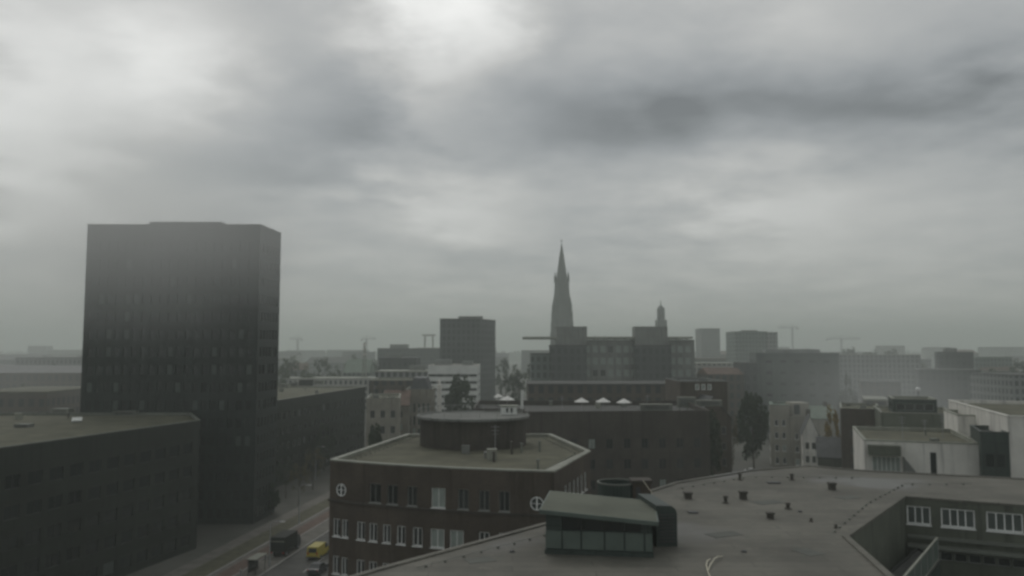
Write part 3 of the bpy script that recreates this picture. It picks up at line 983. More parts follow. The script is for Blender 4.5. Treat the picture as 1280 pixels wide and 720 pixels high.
vent(860, 623, 'dark roof vent standing alone nearest the plant room', .6, .26, 1)
vent(907, 629, 'dark roof vent, left of the close pair in mid roof', .7, .22)
vent(929, 624, 'dark roof vent, right of the close pair in mid roof', .75, .24, 1)
vent(925, 600, 'dark vent near the far roof edge in front of the white parked car', .7, .2)
vent(985, 636, 'squat round roof vent in the middle of the stained roof', .55, .22)
vent(963, 648, 'pale grey low vent nearest the camera on the stained roof', .5, .2, 1)
vent(990, 600, 'dark roof vent at the far edge in front of the beige houses', .7, .22)
vent(1040, 612, 'dark box vent left of the courtyard notch on the roof', .7, .24, 1)
vent(1014, 652, 'tiny dark drain cowl in the stained roof left of the notch', .3, .12)
vent(1045, 660, 'tiny dark drain cowl beside the corner of the notch', .3, .12)
p = on_z(866, 641, zr)
pl = MB(); pl.box((-.35, -.25, 0), (.35, .25, .1)); q = link('roof_hatch', pl.mesh('roof_hatch', M['darkmetal']), None, (p.x, p.y, zr)); tag(q, 'small flat dark hatch in front of the nearest roof vent', 'hatch')
p = on_z(967, 604, zr)
pl = MB(); pl.box((-.55, -.3, 0), (.55, .3, .12)); q = link('roof_hatch', pl.mesh('roof_hatch', M['darkmetal']), None, (p.x, p.y, zr)); tag(q, 'low dark hatch near the far roof edge', 'hatch')
# lightning conductor wires, patches and drains of the near roof
lw_ = MB(); zq = ZG + .035
for pts in ([(520, 712), (690, 668)], [(846, 612), (935, 597), (1075, 598)], [(1215, 606), (1130, 606), (1085, 630), (1040, 668)]):
    P = [on_z(x, y, zq) for x, y in pts]
    for a, c in zip(P, P[1:]):
        lw_.tube([(a.x, a.y, zq + .1), (c.x, c.y, zq + .1)], .012, 4)
        m_ = int((c - a).length / 1.6) + 1
        for k in range(m_):
            p_ = a + (c - a) * ((k + .5) / m_); lw_.box((p_.x - .07, p_.y - .07, zq), (p_.x + .07, p_.y + .07, zq + .095))
lw_.part('lightning_wire', M['dullzinc'], G, offG)
for k, (px, py, w_, d_) in enumerate(((600, 700, 1.6, 1.1), (905, 668, 2.2, 1.2), (1010, 690, 1.2, 1.6), (960, 628, 2.4, 1.4), (1060, 622, 1.8, 1.2))):
    p_ = on_z(px, py, zq); b = MB(); b.prism(rect(p_.x, p_.y, w_, d_, .4), zq, zq + .012); b.part('felt_patch', M['patch'], G, offG)
for k, (px, py) in enumerate(((640, 690), (930, 690), (1000, 640))):
    p_ = on_z(px, py, zq); b = MB(); b.lathe([(.17, zq), (.17, zq + .04), (.12, zq + .1), (.02, zq + .12)], 10, p_.x, p_.y); b.part('drain', M['darkmetal'], G, offG)
# loose pale cable in the foreground
cb = MB()
zc = ZG + .05
cb.tube([on_z(x, y, zc) + Vector((0, 0, h_)) for x, y, h_ in ((889, 724, 0), (884.5, 714, .02), (883, 708, .08), (884, 704, .12), (887.5, 701, .1))], .035, 6)
cb.tube([on_z(x, y, zc) + Vector((0, 0, h_)) for x, y, h_ in ((885, 714, .03), (888, 708, .1), (893, 702, .16), (897, 699, .14), (903, 696.5, .05))], .035, 6)
tag(link('cable', cb.mesh('cable', M['cable'])), 'pale forked cable lying on the near flat roof', 'cable')

# ------------------------------------------------------------------ big brown brick building in the centre
YO = 138
Of = [(-7, YO + 8), (2.2, YO + 6), (2.2, YO), (34.5, YO + 3), (36, YO + 30), (-7, YO + 30)]
ow = dict(w=1.2, h=1.7, gap=1.9, margin=1.4, floor=3.5, sill_h=1.0, fmat='darkframe', cols=2)
Ob, offO, f = building('brick_building', 'large dark brown brick building with parasols on its roof terrace', 'building',
                       Of, 21.35, 'brick_dark', 'darkroof', win=ow, cop='brick_dark', parapet=.9, clutter=8, rnd=9, blinds=.03)


def parasol(label, px, py, Y, zf, w=3.0, hz=2.7, fold=False):
    p = at(px, py, Y)
    o = root('parasol', (p.x, p.y, zf), label, 'parasol', 'parasols on the brick roof terrace')
    top = p.z - zf
    b = MB(); b.tube([(0, 0, 0), (0, 0, top + .1)], .04, 6); b.part('pole', M['metal'], o)
    b = MB(); b.lathe([(.35, 0), (.35, .1), (.06, .13)], 12); b.part('base', M['darkmetal'], o)
    b = MB(); r = w / 2; n = 8
    for k in range(n):
        a0, a1 = 2 * math.pi * (k + .5) / n, 2 * math.pi * (k + 1.5) / n
        P0, P1 = (r * math.cos(a0), r * math.sin(a0), top - .75), (r * math.cos(a1), r * math.sin(a1), top - .75)
        M0, M1 = (r * .5 * math.cos(a0), r * .5 * math.sin(a0), top - .40), (r * .5 * math.cos(a1), r * .5 * math.sin(a1), top - .40)
        b.face([P0, P1, M1, M0]); b.face([M0, M1, (0, 0, top)])
        b.face([(P0[0], P0[1], P0[2] - .08), (P1[0], P1[1], P1[2] - .08), P1, P0])
    b.part('canopy', M['canvas'], o)
    return o


zt = 20.48
parasol('white parasol left of the row of three on the brick terrace', 727, 497, 150, zt, 2.9)
parasol('white parasol in the middle of the row of three', 754, 497, 150, zt, 2.9)
parasol('white parasol at the right of the row of three', 780, 498, 150, zt, 2.9)
parasol('white parasol in front of the left-hand pair above the round pavilion', 634, 494.5, 150, zt, 3.0)
parasol('small white parasol behind the left-hand pair', 623, 491.5, 163, zt, 2.1)
p = at(653, 513, 141)
o = root('flue_pipe', (p.x, p.y + 5, 20.48), 'slim pale flue pipe on the brick terrace left of the three parasols', 'flue')
b = MB(); b.lathe([(.25, 0), (.25, 3.8), (.30, 3.82), (.30, 4.2)], 12); b.part('pipe', M['whitebox'], o)
b = MB(); b.lathe([(.36, 4.22), (.36, 4.28), (.02, 4.4)], 12); b.part('cowl', M['dullzinc'], o)
for k, (px, py, w, h, lab) in enumerate([(820, 512, 6, .35, 'long pale low duct on the brick terrace right of the parasols'), (858, 508, 3.5, 1.2, 'pale vent box at the right end of the brick terrace'), (862, 500, 5, .4, 'thin pale duct behind the vent box on the brick terrace')]):
    p = on_z(px, py, 20.6); roof_box('ventilation_unit', lab, 'ventilation unit', p.x, min(p.y, 165), 20.48, w, 1.4, h + .75, 'dullzinc', lid='zinc')
# taller brown block behind with three white windows
YB = 178
ops3 = {0: [((k * 1.35) + 3.2, (k * 1.35) + 4.1, 23.1, 24.4, dict(fmat='frame', pane='blind', fw=.12)) for k in range(3)]}
building('brick_block', 'brown brick block with three white windows right of the parasols', 'building', px_rect(850, 908, YB, 18), 25.0, 'brick', 'slateroof', ops=ops3, clutter=3, rnd=10, cop='midgrey')
gable_house('brick_house', 'brown brick house with dark slate roof beside the tall dark tree', px_rect(868, 912, 170, 14, .1), 17.5, 22.0, 'brick', 'slateroof', dict(w=1., h=1.6, gap=1.2, margin=.8, fmat='greyframe'), along=1)

# ------------------------------------------------------------------ old buildings left of centre
building('pale_old_building', 'pale plastered old building beyond the curved brick front', 'building', px_rect(459, 500, 192, 20, .12), 20.4, 'cream', 'gravel',
         win=dict(w=1.1, h=1.8, gap=1.3, margin=.9, floor=3.7, fmat='greyframe', cols=2), clutter=5, rnd=11, cop='zinc')
gable_house('red_roofed_house', 'pale house with red tiled roof behind the plastered old building', px_rect(480, 512, 212, 16, .1), 17.3, 20.8, 'beige', 'tile', dict(w=1.1, h=1.7, gap=1.2, fmat='greyframe'), cat='house')
# ribbed beige building
rb, off, f = building('ribbed_building', 'beige building with tall ribbed facade and dark mansard roof', 'building', px_rect(508, 541, 225, 18, .05), 20.9, 'beige', 'darkroof',
                      win=dict(w=.7, h=2.6, gap=.55, margin=.4, floor=3.5, sill_h=.5, fmat='greyframe'), rnd=12, cop='zinc')
b = MB(); q = inset(f, .9); q2 = inset(f, 1.9)
n = len(q)
for k in range(n):
    b.face([(*q[k], 20.6), (*q[(k + 1) % n], 20.6), (*q2[(k + 1) % n], 24), (*q2[k], 24)])
b.face([(*p_, 24) for p_ in q2]); b.part('mansard', M['slateroof'], rb, off)
p = at(549, 512, 226)
o = root('stone_pillar', (p.x, p.y, 0), 'tall pale stone pillar with ornamental top beside the ribbed building', 'pillar')
b = MB(); b.box((-.65, -.65, 0), (.65, .65, 21.0)); b.part('shaft', M['white'], o)
b = MB(); b.box((-.85, -.85, 21.003), (.85, .85, 21.4)); b.lathe([(.6, 21.403), (.75, 22), (.4, 22.6), (.5, 23.1), (.05, 23.8)], 10); b.part('finial', M['white'], o)
# white banded office
wb, off, f = building('banded_office', 'white banded office with ribbon windows below the dark glass tower', 'office block', px_rect(535, 597, 300, 26), 26.2, 'whitebox', 'gravel',
                      win=dict(w=2.9, h=.95, gap=.12, margin=.25, floor=2.6, sill_h=1.1, fmat='darkframe', fw=.05), clutter=5, rnd=13, blinds=0, cop='white')
b = MB(); c = at(555, 455, 312); b.box((c.x - 3, 308, 25.8), (c.x + 3, 314, 28.2)); b.part('plant_room', M['grey'], wb, off)
b = MB(); c = at(585, 455, 312); b.box((c.x - 2, 309, 25.8), (c.x + 2, 313, 27.6)); b.part('plant_room', M['grey'], wb, off)
# long roofs behind
far_block('long grey building with pale roof edge behind the ribbed building', px_rect(470, 541, 340, 22, .03), 22.5, 'far_grey', 'zinc', plant=(.7, 7, 2.2))
far_block('dark slate building behind the long grey building', px_rect(474, 520, 400, 20), 27.5, 'far_dark', 'slateroof', plant=(.3, 8, 2))
building('low_hall', 'low brown hall between the plastered old building and the street', 'hall', px_rect(462, 530, 262, 25, .05), 22.0, 'far_brown', 'gravel', cop='zinc')
# dark glass tower
far_block('dark glass tower block left of the church spire', [(-37.8, 420), (-16.8, 424), (-9.2, 445), (-30, 441)], 47.8, 'far_dark', 'darkroof', name='tower_block', cat='tower block', plant=(.55, 13, 1.6))

# ------------------------------------------------------------------ grey civic complex below the spire
YS = 332
sb, off, f = building('civic_building', 'long grey building with pale windows between two dark blocks below the spire', 'building', px_rect(726, 868, YS, 24), 36.0, 'midgrey', 'darkroof',
                      win=dict(w=2.1, h=2.7, gap=1.1, margin=1.5, floor=4.9, sill_h=1.4, fmat='greyframe', cols=2, skip=2), clutter=6, rnd=14, blinds=.75, cop='grey')
b = MB(); b.prism(px_rect(654, 866, YS - 2, 27), 36.5, 37.3); b.part('roof_slab', M['zinc'], sb, off)
b = MB()
for k in range(16):
    c = at(664 + k * 13, 430, YS - .5)
    b.tube([(c.x, c.y, 36.1), (c.x, c.y, 36.55)], .25, 6)
b.part('roof_posts', M['dullzinc'], sb, off)
far_block('dark windowless block left of the long grey building under the spire', px_rect(689, 733, YS - 8, 18), 33.4, 'far_dark', 'darkroof', plant=(.62, 12.5, 7.6), name='dark_block', cat='building')
far_block('dark windowless block right of the long grey building', px_rect(795, 839, YS - 8, 18), 33.4, 'far_dark', 'darkroof', plant=(.5, 13.5, 7.6), name='dark_block', cat='building')
far_block('low olive wing left of the dark block under the spire', px_rect(664, 690, YS, 20), 30, 'far_green', 'darkroof', name='side_wing', cat='building')

# ------------------------------------------------------------------ church spire
YC = 780
p = at(702.5, 420, YC)
o = root('church_spire', (p.x, p.y, 0), 'tall dark gothic church spire rising into the haze', 'church')
k = YC / 1000.0


def zy(py): return zpx(py, YC)


b = MB(); w = 13.2 * k - 1.9
b.box((-w, -w, 0), (w, w, zy(392)))
for sx in (-1, 1):
    for sy in (-1, 1):
        for q in range(3):
            e = w + 1.2 - q * .5; z0_, z1_ = (0, zy(415), zy(402))[q], (zy(415), zy(402), zy(390))[q]
            b.box((sx * e - 1.3, sy * e - 1.3, z0_), (sx * e + 1.3, sy * e + 1.3, z1_ - .003))
b.part('tower', M['stone'], o)
for sx in (-1, 1):
    for sy in (-1, 1):
        b = MB(); b.lathe([(1.7, zy(390)), (1.6, zy(383)), (.1, zy(372))], 6, sx * w * .93, sy * w * .93); b.part('pinnacle', M['stone'], o)
b = MB(); b.lathe([(12.3 * k, zy(392)), (12.0 * k, zy(378)), (10.9 * k, zy(372)), (10.1 * k, zy(366)), (9.4 * k, zy(352))], 8, a0=R(22.5)); b.part('octagon', M['stone'], o)
b = MB(); b.lathe([(9.9 * k, zy(352.0)), (9.9 * k, zy(350.5)), (8.2 * k, zy(350.3))], 8, a0=R(22.5)); b.part('gallery', M['stone'], o)
for q in range(8):
    a = R(45 * q + 22.5); b = MB(); b.lathe([(1.1, zy(353)), (1.0, zy(347)), (.08, zy(340))], 6, 8.9 * k * math.cos(a), 8.9 * k * math.sin(a)); b.part('pinnacle', M['stone'], o)
b = MB(); b.lathe([(7.6 * k, zy(350.3)), (5.4 * k, zy(336)), (3.2 * k, zy(321)), (1.2 * k, zy(309)), (.35 * k, zy(304))], 8, a0=R(22.5)); sp = b.part('spire', M['stone'], o)
b = MB()
b.tube([(0, 0, zy(305)), (0, 0, zy(299))], .25, 5); b.box((-1.2, -.15, zy(301.5)), (1.2, .15, zy(301.5) + .4)); b.part('cross', M['darkmetal'], sp)
for q in range(3):
    b = MB(); x = (-1 + q) * 5.2
    b.face([(x - 1.4, -w - .05, zy(418)), (x + 1.4, -w - .05, zy(418)), (x + 1.4, -w - .05, zy(402)), (x, -w - .05, zy(399)), (x - 1.4, -w - .05, zy(402))]); b.part('arched_window', M['glass'], o)
# small tower further right
k2 = .8
p = at(826.5, 420, 800)
o = root('church_tower', (p.x, p.y, 0), 'slim pointed tower standing right of the tall church spire', 'tower')
z8 = lambda py: zpx(py, 800)
b = MB(); b.prism(rect(0, 0, 11.2 * k2, 11.2 * k2, .2), 0, z8(400)); b.part('shaft', M['stone'], o)
b = MB(); b.lathe([(5.2 * k2, z8(400)), (5.0 * k2, z8(386)), (4.2 * k2, z8(384.5)), (2.2 * k2, z8(382.5))], 8, a0=.3); b.part('belfry', M['slateroof'], o)
b = MB(); b.lathe([(1.0 * k2, z8(383)), (.6 * k2, z8(379)), (.12 * k2, z8(374))], 8); b.part('finial', M['copper'], o)

# ------------------------------------------------------------------ right of centre
far_block('faint tall block in the haze between slim tower and green office', px_rect(877, 900, 900, 30), zpx(411, 900), 'far_grey', name='tower_block', cat='tower block')
far_block('hazy green office block behind the big grey box', px_rect(920, 959, 640, 30), zpx(415, 640), 'far_green', plant=(.6, 12, 1.2))
far_block('narrow pale end block attached right of the hazy green office', px_rect(959.5, 972, 638, 28), zpx(416, 638), 'far_grey', name='office_block')
g3, off, f = building('grey_box_building', 'big plain grey box building behind the beige houses', 'building', px_rect(945, 1048, 305, 40, -.22), zpx(441.5, 300), 'slate', 'midgrey',
                      win=dict(w=2.2, h=1.0, gap=2.9, margin=3, floor=4.2, sill_h=1.8, fmat='darkframe', skip=3), clutter=7, rnd=15, blinds=0, cop='slate', limit=60)
b = MB(); b.prism(px_rect(957, 1024, 312, 18, -.22), 30.3, 32.1); b.part('plant_room', M['grey'], g3, off)
far_block('narrow dark block against the left end of the big grey box', px_rect(931, 945, 298, 16), zpx(455, 298), 'far_dark', name='side_block', cat='building')
# houses below it
hw = dict(w=1.0, h=1.7, gap=.9, margin=.6, floor=3.4, fmat='frame', sill=True)
building('beige_house', 'tall beige town house right of the tall dark tree', 'house', px_rect(960, 985, 222, 14, -.3), zpx(506, 222), 'cream', 'copper', win=hw, clutter=3, rnd=16, cop='copper', cop_w=.8)
hh, off, f = building('town_house', 'pale town house with a dark stair window next to the beige house', 'house', px_rect(985.3, 1010, 219, 14, -.3), zpx(521, 218), 'beige', 'gravel', win=hw, clutter=2, rnd=17, cop='zinc')
b = MB(); c = at(998, 520, 221); b.box((c.x - 2.2, 219, 13), (c.x + 2.2, 225, zpx(503, 221))); tt = b.part('stair_tower', M['cream'], hh, off)
b = MB(); b.box((c.x - 1.9, 218.9, 14.5), (c.x - .3, 218.997, zpx(505, 221))); b.part('stair_window', M['glass'], tt, off)
gable_house('white_gabled_house', 'white gabled house in front of the pale town house', px_rect(1000, 1019, 200, 10, -.3), 11.5, 15.6, 'white', 'slateroof', dict(w=.9, h=1.6, gap=.6, margin=.4, floor=3.3, fmat='greyframe'), along=1)
gable_house('green_roofed_house', 'low house with green copper roof behind the yellow tree', px_rect(1010, 1040, 214, 14, -.3), 13.8, 16.6, 'cream', 'copper', hw)
gable_house('low_brown_house', 'low brown house with slate roof below the yellow tree', px_rect(1018, 1070, 178, 12, -.35), 8.5, 12.2, 'olive', 'slateroof', hw)
building('brown_block', 'brown flat roofed block right of the yellow tree', 'building', px_rect(1048, 1098, 166, 18, -.38), zpx(512, 162), 'brick', 'gravel', win=dict(w=1.3, h=1.5, gap=1.4, fmat='greyframe'), clutter=5, rnd=18, cop='zinc')
far_block('flat roofed pale edged block behind the brown block', px_rect(1078, 1106, 205, 14, -.38), zpx(501, 205), 'far_brown', 'zinc', name='low_block', cat='building')
building('olive_block', 'olive rendered flat roofed block behind the white building', 'building', px_rect(1098, 1196, 150, 18, -.35), zpx(518, 145), 'olive', 'gravel', win=dict(w=1.6, h=1.4, gap=1.7, floor=3.4, fmat='darkframe'), clutter=4, rnd=19, cop='zinc', blinds=.05)
b_ = building('glazed_roof_storey', 'set back glazed storey with thin pale roof on the olive block', 'roof storey', px_rect(1113, 1168, 154, 9, -.35), zpx(500, 150), 'teal', 'gravel', z0=20.0, cop='zinc', cop_w=.5,
              win=dict(w=1.5, h=1.3, gap=.15, margin=.3, floor=2.6, sill_h=.5, fmat='greyframe', top=0), rnd=20)
o = root('street_lamp', (at(1148, 500, 190).x, 190, 0), 'tall slim lamp post with round head behind the olive block', 'street lamp')
b = MB(); b.tube([(0, 0, 0), (0, 0, 22)], .22, 6, .14); b.part('pole', M['metal'], o)
b = MB(); b.lathe([(.15, 22), (.6, 22.2), (.6, 22.8), (.2, 23.1)], 10); b.part('lamp_head', M['lens'], o)

# white building and pale block at right
wf = px_rect(1076, 1222, 98, 18, -.33)
wA = Vector(wf[0]); wd = (Vector(wf[1]) - wA).normalized()
up = lambda px: u_on(px, wA, wd)
wops = [(up(1165), up(1173), 16.8, 19.9, dict(fmat='darkframe', cols=1)), (up(1092), up(1128), 17.4, 19.2, dict(fmat='frame', cols=6, fw=.09, pane='blind'))]
wbd, off, f = building('white_building', 'white rendered building with dark door and canopy at the roof edge', 'building', wf, zpx(550, 98), 'white', 'gravel', ops={0: wops}, clutter=5, cop='zinc', rnd=21, blinds=0)
b = MB(); c0, c1 = wA + wd * up(1087), wA + wd * up(1127); nn = Vector((wd.y, -wd.x))
b.prism(ccw([tuple(c0 + nn * .003), tuple(c1 + nn * .003), tuple(c1 + nn * 1.3), tuple(c0 + nn * 1.3)]), 19.45, 20.6); b.part('canopy', M['olive'], wbd, off)
b = MB(); s0, s1 = wA + wd * up(1131), wA + wd * up(1155)
for a_, c_ in ((s0, s1),):
    P = [(*(a_ + nn * .01), 16.5), (*(c_ + nn * .01), 16.5), (*(a_ + nn * .01), 19.3)]
    Q = [(*(a_ + nn * .9), 16.5), (*(c_ + nn * .9), 16.5), (*(a_ + nn * .9), 19.3)]
    b.face(Q); b.face(P[::-1]); b.face([P[0], Q[0], Q[2], P[2]][::-1]); b.face([P[1], Q[1], Q[2], P[2]]); b.face([P[0], P[1], Q[1], Q[0]])
b.part('stair_shade', M['midgrey'], wbd, off)  # dark wedge: the stair's shade modelled as a grey solid
building('pale_block', 'large pale rendered block cut by the right edge of the picture', 'building', px_rect(1255, 1500, 91.5, 30, -.3), zpx(521, 90.5), 'white', 'gravel', cop='white', clutter=6, rnd=22,
         win=dict(w=1.2, h=1.4, gap=5, margin=8, floor=6, fmat='greyframe'))
building('pale_wing', 'pale upper wing left of the large pale block', 'building', px_rect(1193, 1252, 106, 10, -.33), zpx(520.5, 104), 'white', 'gravel', cop='zinc', rnd=23)
b = building('dark_bay', 'dark teal glazed bay projecting between white building and pale block', 'bay', px_rect(1220, 1255.5, 92.5, 8.5, -.4), zpx(541, 91.5), 'teal', 'darkroof',
             win=dict(w=.9, h=1.5, gap=.2, margin=.2, floor=3, sill_h=.7, fmat='darkframe'), cop='teal', rnd=24, blinds=0)
far_block('dark office block on the right behind the olive block', px_rect(1146, 1225, 390, 24, -.4), zpx(463, 390), 'far_dark', name='office_block')
far_block('upper dark block rising behind the right-hand dark office', px_rect(1171, 1216, 425, 16, -.4), zpx(441, 420), 'far_dark', name='office_block', plant=(.4, 6, 2))
far_block('hazy green roofed hall near the right edge of the picture', px_rect(1218, 1264, 560, 30), zpx(447, 560), 'far_green', 'copper', name='hall', cat='hall')
far_block('hazy grey block at the far right edge behind the pale block', px_rect(1262, 1330, 330, 30), zpx(470, 330), 'far_grey', name='office_block')
far_block('brownish block below the big grey box on its right', px_rect(1076, 1124, 330, 20, -.35), zpx(478, 330), 'far_brown', name='office_block')
far_block('pale office with flat roof right of the big grey box', px_rect(1046, 1150, 520, 24, -.35), zpx(444, 520), 'far_grey', 'zinc', name='office_block')
far_block('low pale office left of the big grey box', px_rect(868, 935, 420, 24), zpx(455, 420), 'far_pale', 'zinc', name='office_block')
far_block('red brown terrace building below the low pale office', px_rect(884, 934, 300, 18), zpx(468, 300), 'far_brown', 'tile', name='terrace_building', cat='building', ridge=zpx(460, 300))
far_block('dim brown building directly behind the roof parasols', px_rect(660, 850, 215, 20), zpx(482, 215), 'far_brown', 'darkroof', name='office_block')
# behind the dark block at the far left
far_block('dark hazy block behind the low office roof at the far left', px_rect(-40, 62, 210, 30, .04), zpx(492, 210), 'far_brown', 'gravel', name='office_block')
far_block('brownish hazy terrace further behind at the far left', px_rect(-60, 110, 300, 30), zpx(466, 300), 'far_brown', 'slateroof', name='terrace_building', cat='building', ridge=zpx(458, 300))
far_block('long hazy grey block beside the left edge of the tower', px_rect(20, 120, 480, 30), zpx(448, 480), 'far_grey', name='office_block')
# left centre between tower and glass tower
far_block('pale long low building beyond the street block', px_rect(352, 470, 420, 22, .05), zpx(474, 420), 'far_pale', 'zinc', name='low_block', cat='building')
far_block('hall with pale green copper roof among hazy trees', px_rect(430, 462, 460, 22), zpx(466, 460), 'far_green', 'copper', name='hall', cat='hall', ridge=zpx(449, 460))
far_block('hazy slate block left of the dark glass tower', px_rect(472, 552, 620, 30), zpx(436, 620), 'far_dark', name='office_block', plant=(.3, 14, 3))

# ------------------------------------------------------------------ far rooftops near the horizon
rng = random.Random(21)
far_n = 0
for Y, py0, py1, n_ in ((560, 452, 460, 12), (760, 443, 452, 14), (1050, 437, 446, 16), (1450, 432, 441, 16)):
    for k_ in range(n_):
        c = -20 + (1320 / n_) * (k_ + rng.uniform(.1, .9)); w = rng.uniform(22, 62)
        if Y < 700 and (540 < c < 625 or 650 < c < 870 or 915 < c < 1060 or 100 < c < 350): continue
        yy = Y * rng.uniform(.92, 1.1); top = zpx(rng.uniform(py0, py1), yy)
        hip = rng.random() < .4
        far_block('hazy grey city block far off near the horizon', px_rect(c - w / 2, c + w / 2, yy, rng.uniform(14, 30), rng.uniform(-.15, .15)), top - (5 if hip else 0),
                  rng.choice(['far_grey', 'far_grey', 'far_brown', 'far_dark', 'far_pale']), rng.choice(['slateroof', 'darkroof', 'tile']), name='city_block', cat='city block', group='far rooftops in the haze', ridge=top if hip else 0)
        far_n += 1

# cranes
def crane(label, px, py, Y, jl, jr, group=None):
    p = at(px, 437, Y); top = zpx(py, Y)
    o = root('tower_crane', (p.x, Y, 0), label, 'crane', group)
    b = MB(); w = 1.2
    for sx in (-w, w):
        for sy in (-w, w): b.tube([(sx, sy, 0), (sx, sy, top)], .3, 4)
    n = int(top / 5)
    for q in range(n):
        z0_, z1_ = top * q / n, top * (q + 1) / n
        b.tube([(-w, -w, z0_), (w, -w, z1_)], .2, 4); b.tube([(w, w, z0_), (-w, w, z1_)], .2, 4)
    b.part('mast', M['darkmetal'], o)
    b = MB(); x0, x1 = (jl - px) * Y / 1000, (jr - px) * Y / 1000
    for zz, yy in ((0, -.9), (0, .9), (1.8, 0)): b.tube([(x0, yy, top + zz), (x1, yy, top + zz)], .28, 4)
    m = int(abs(x1 - x0) / 4)
    for q in range(m):
        a_, c_ = x0 + (x1 - x0) * q / m, x0 + (x1 - x0) * (q + .5) / m
        b.tube([(a_, -.9, top), (c_, 0, top + 1.8)], .18, 4); b.tube([(a_, .9, top), (c_, 0, top + 1.8)], .18, 4)
    b.tube([(x0, 0, top + 1.8), (0, 0, top + 7)], .2, 4); b.tube([(x1, 0, top + 1.8), (0, 0, top + 7)], .2, 4); b.tube([(0, 0, top), (0, 0, top + 7)], .3, 4)
    b.part('jib', M['darkmetal'], o)
    b = MB(); b.box((-1.6, -2.2, top - 3), (1.6, -1.3, top - .4)); b.part('cab', M['grey'], o)
    xe = x0 if abs(x0) < abs(x1) else x1
    b = MB(); b.box((xe - 1.5, -1.2, top - 2.6), (xe + 1.5, 1.2, top - .3)); b.part('counterweight', M['midgrey'], o)


crane('faint tower crane above the big grey box building', 991, 410, 1500, 974, 998)
crane('faint tower crane far right of the big grey box', 1052, 424, 1500, 1034, 1076)
crane('faint slim crane left of centre near the horizon', 458, 424, 1500, 452, 470)
crane('far crane just right of the dark tower', 372, 424, 1500, 362, 377)
# harbour gantry
o = root('gantry_crane', (at(536, 437, 1000).x, 1000, 0), 'pale faint gantry crane left of the dark glass tower', 'crane')
b = MB()
for sx in (-6, 6):
    for sy in (-5, 5): b.tube([(sx, sy, 0), (sx * .8, sy * .8, zpx(420, 1000))], .7, 5)
b.part('leg_frame', M['zinc'], o)
b = MB(); zt_ = zpx(420, 1000); b.box((-8, -6, zt_), (8, 6, zt_ + 2)); b.part('bridge', M['zinc'], o)
# lattice mast
o = root('lattice_mast', (at(456, 437, 430).x, 430, 0), 'pale lattice mast rising from the hazy trees beyond the street block', 'mast')
b = MB(); T = zpx(428, 430)
for sx, sy in ((-1, -1), (1, -1), (1, 1), (-1, 1)): b.tube([(sx * 1.6, sy * 1.6, 0), (sx * .35, sy * .35, T)], .16, 4)
for q in range(12):
    f0, f1 = q / 12, (q + 1) / 12; r0, r1 = 1.6 - 1.25 * f0, 1.6 - 1.25 * f1
    for sx, sy, tx, ty in ((-1, -1, 1, -1), (1, -1, 1, 1), (1, 1, -1, 1), (-1, 1, -1, -1)):
        b.tube([(sx * r0, sy * r0, T * f0), (tx * r1, ty * r1, T * f1)], .1, 4)
b.part('lattice', M['zinc'], o)
for q in range(3):
    b = MB(); z_ = T * (.8 + .07 * q); b.box((-.9, -.5, z_), (.9, -.3, z_ + 1.6)); b.part('antenna', M['white'], o)

# ------------------------------------------------------------------ trees
def tpx(label, px, Y, top_py, w_px, kind='broad', leaf='leaf_dark', **kw):
    return tree(label, at(px, 437, Y).x, Y, zpx(top_py, Y), w_px * Y / 1000, kind, leaf, **kw)


tpx('tall dark tree left of the beige town house', 939, 204, 490, 46, 'broad', 'leaf_dark', n=4800)
tpx('dark rounded tree in front of the white banded office', 576, 242, 474, 52, 'broad', 'leaf_dark', n=3200)
tpx('dark green tree between street and pale plastered building', 470, 158, 536, 34, 'broad', 'leaf_dark', n=3200)
tpx('yellow autumn tree among the beige houses', 1037, 190, 511, 26, 'broad', 'leaf_yellow', n=2200)
tpx('olive tree beside the yellow autumn tree', 1060, 186, 518, 26, 'broad', 'leaf_brown', n=2200)
tpx('thin pale leaved tree left of the tall dark tree by the beige house', 911, 185, 512, 24, 'sparse', 'leaf_brown', n=1400)
tpx('dark tree right of the brick house with slate roof', 890, 160, 520, 30, 'broad', 'leaf_dark', n=3200)
tpx('rounded dark tree at the right end of the dark office', 1222, 380, 470, 18, 'broad', 'leaf_dark')
tpx('dark tree between big grey box and brown block', 1058, 290, 472, 30, 'broad', 'leaf_dark')
tpx('low green tree behind the white building canopy', 1090, 128, 548, 30, 'broad', 'leaf', n=3200)
tpx('broad dark tree behind the pale wing on the right', 1205, 200, 510, 50, 'broad', 'leaf_dark', n=3200)
tpx('bushy green tree behind the pale block at the right edge', 1262, 175, 508, 46, 'broad', 'leaf', n=3200)
for k_, (px, Y, py, w, lf) in enumerate([(352, 420, 450, 30, 'leaf'), (366, 470, 452, 32, 'leaf_dark'), (384, 430, 458, 30, 'leaf'), (404, 520, 449, 36, 'leaf_dark'), (420, 450, 458, 28, 'leaf'), (372, 620, 446, 34, 'leaf'), (440, 640, 444, 30, 'leaf'),
                                         (466, 560, 452, 26, 'leaf_dark'), (500, 520, 455, 26, 'leaf'), (632, 520, 450, 34, 'leaf_dark'), (648, 440, 457, 30, 'leaf'), (640, 350, 470, 40, 'leaf_dark'), (668, 420, 455, 30, 'leaf_dark'),
                                         (1090, 640, 440, 34, 'leaf_dark'), (1112, 700, 439, 40, 'leaf_dark'), (1140, 560, 446, 36, 'leaf'), (1062, 760, 436, 30, 'leaf_dark'), (1240, 420, 462, 40, 'leaf'), (1275, 500, 452, 40, 'leaf_dark'),
                                         (60, 400, 458, 44, 'leaf_dark'), (10, 360, 464, 50, 'leaf_dark'), (90, 330, 470, 34, 'leaf'), (35, 250, 484, 40, 'leaf_dark')]):
    tpx('hazy rounded tree among the far city roofs', px, Y, py, w, 'broad', lf, group='hazy trees among the roofs', n=1500)
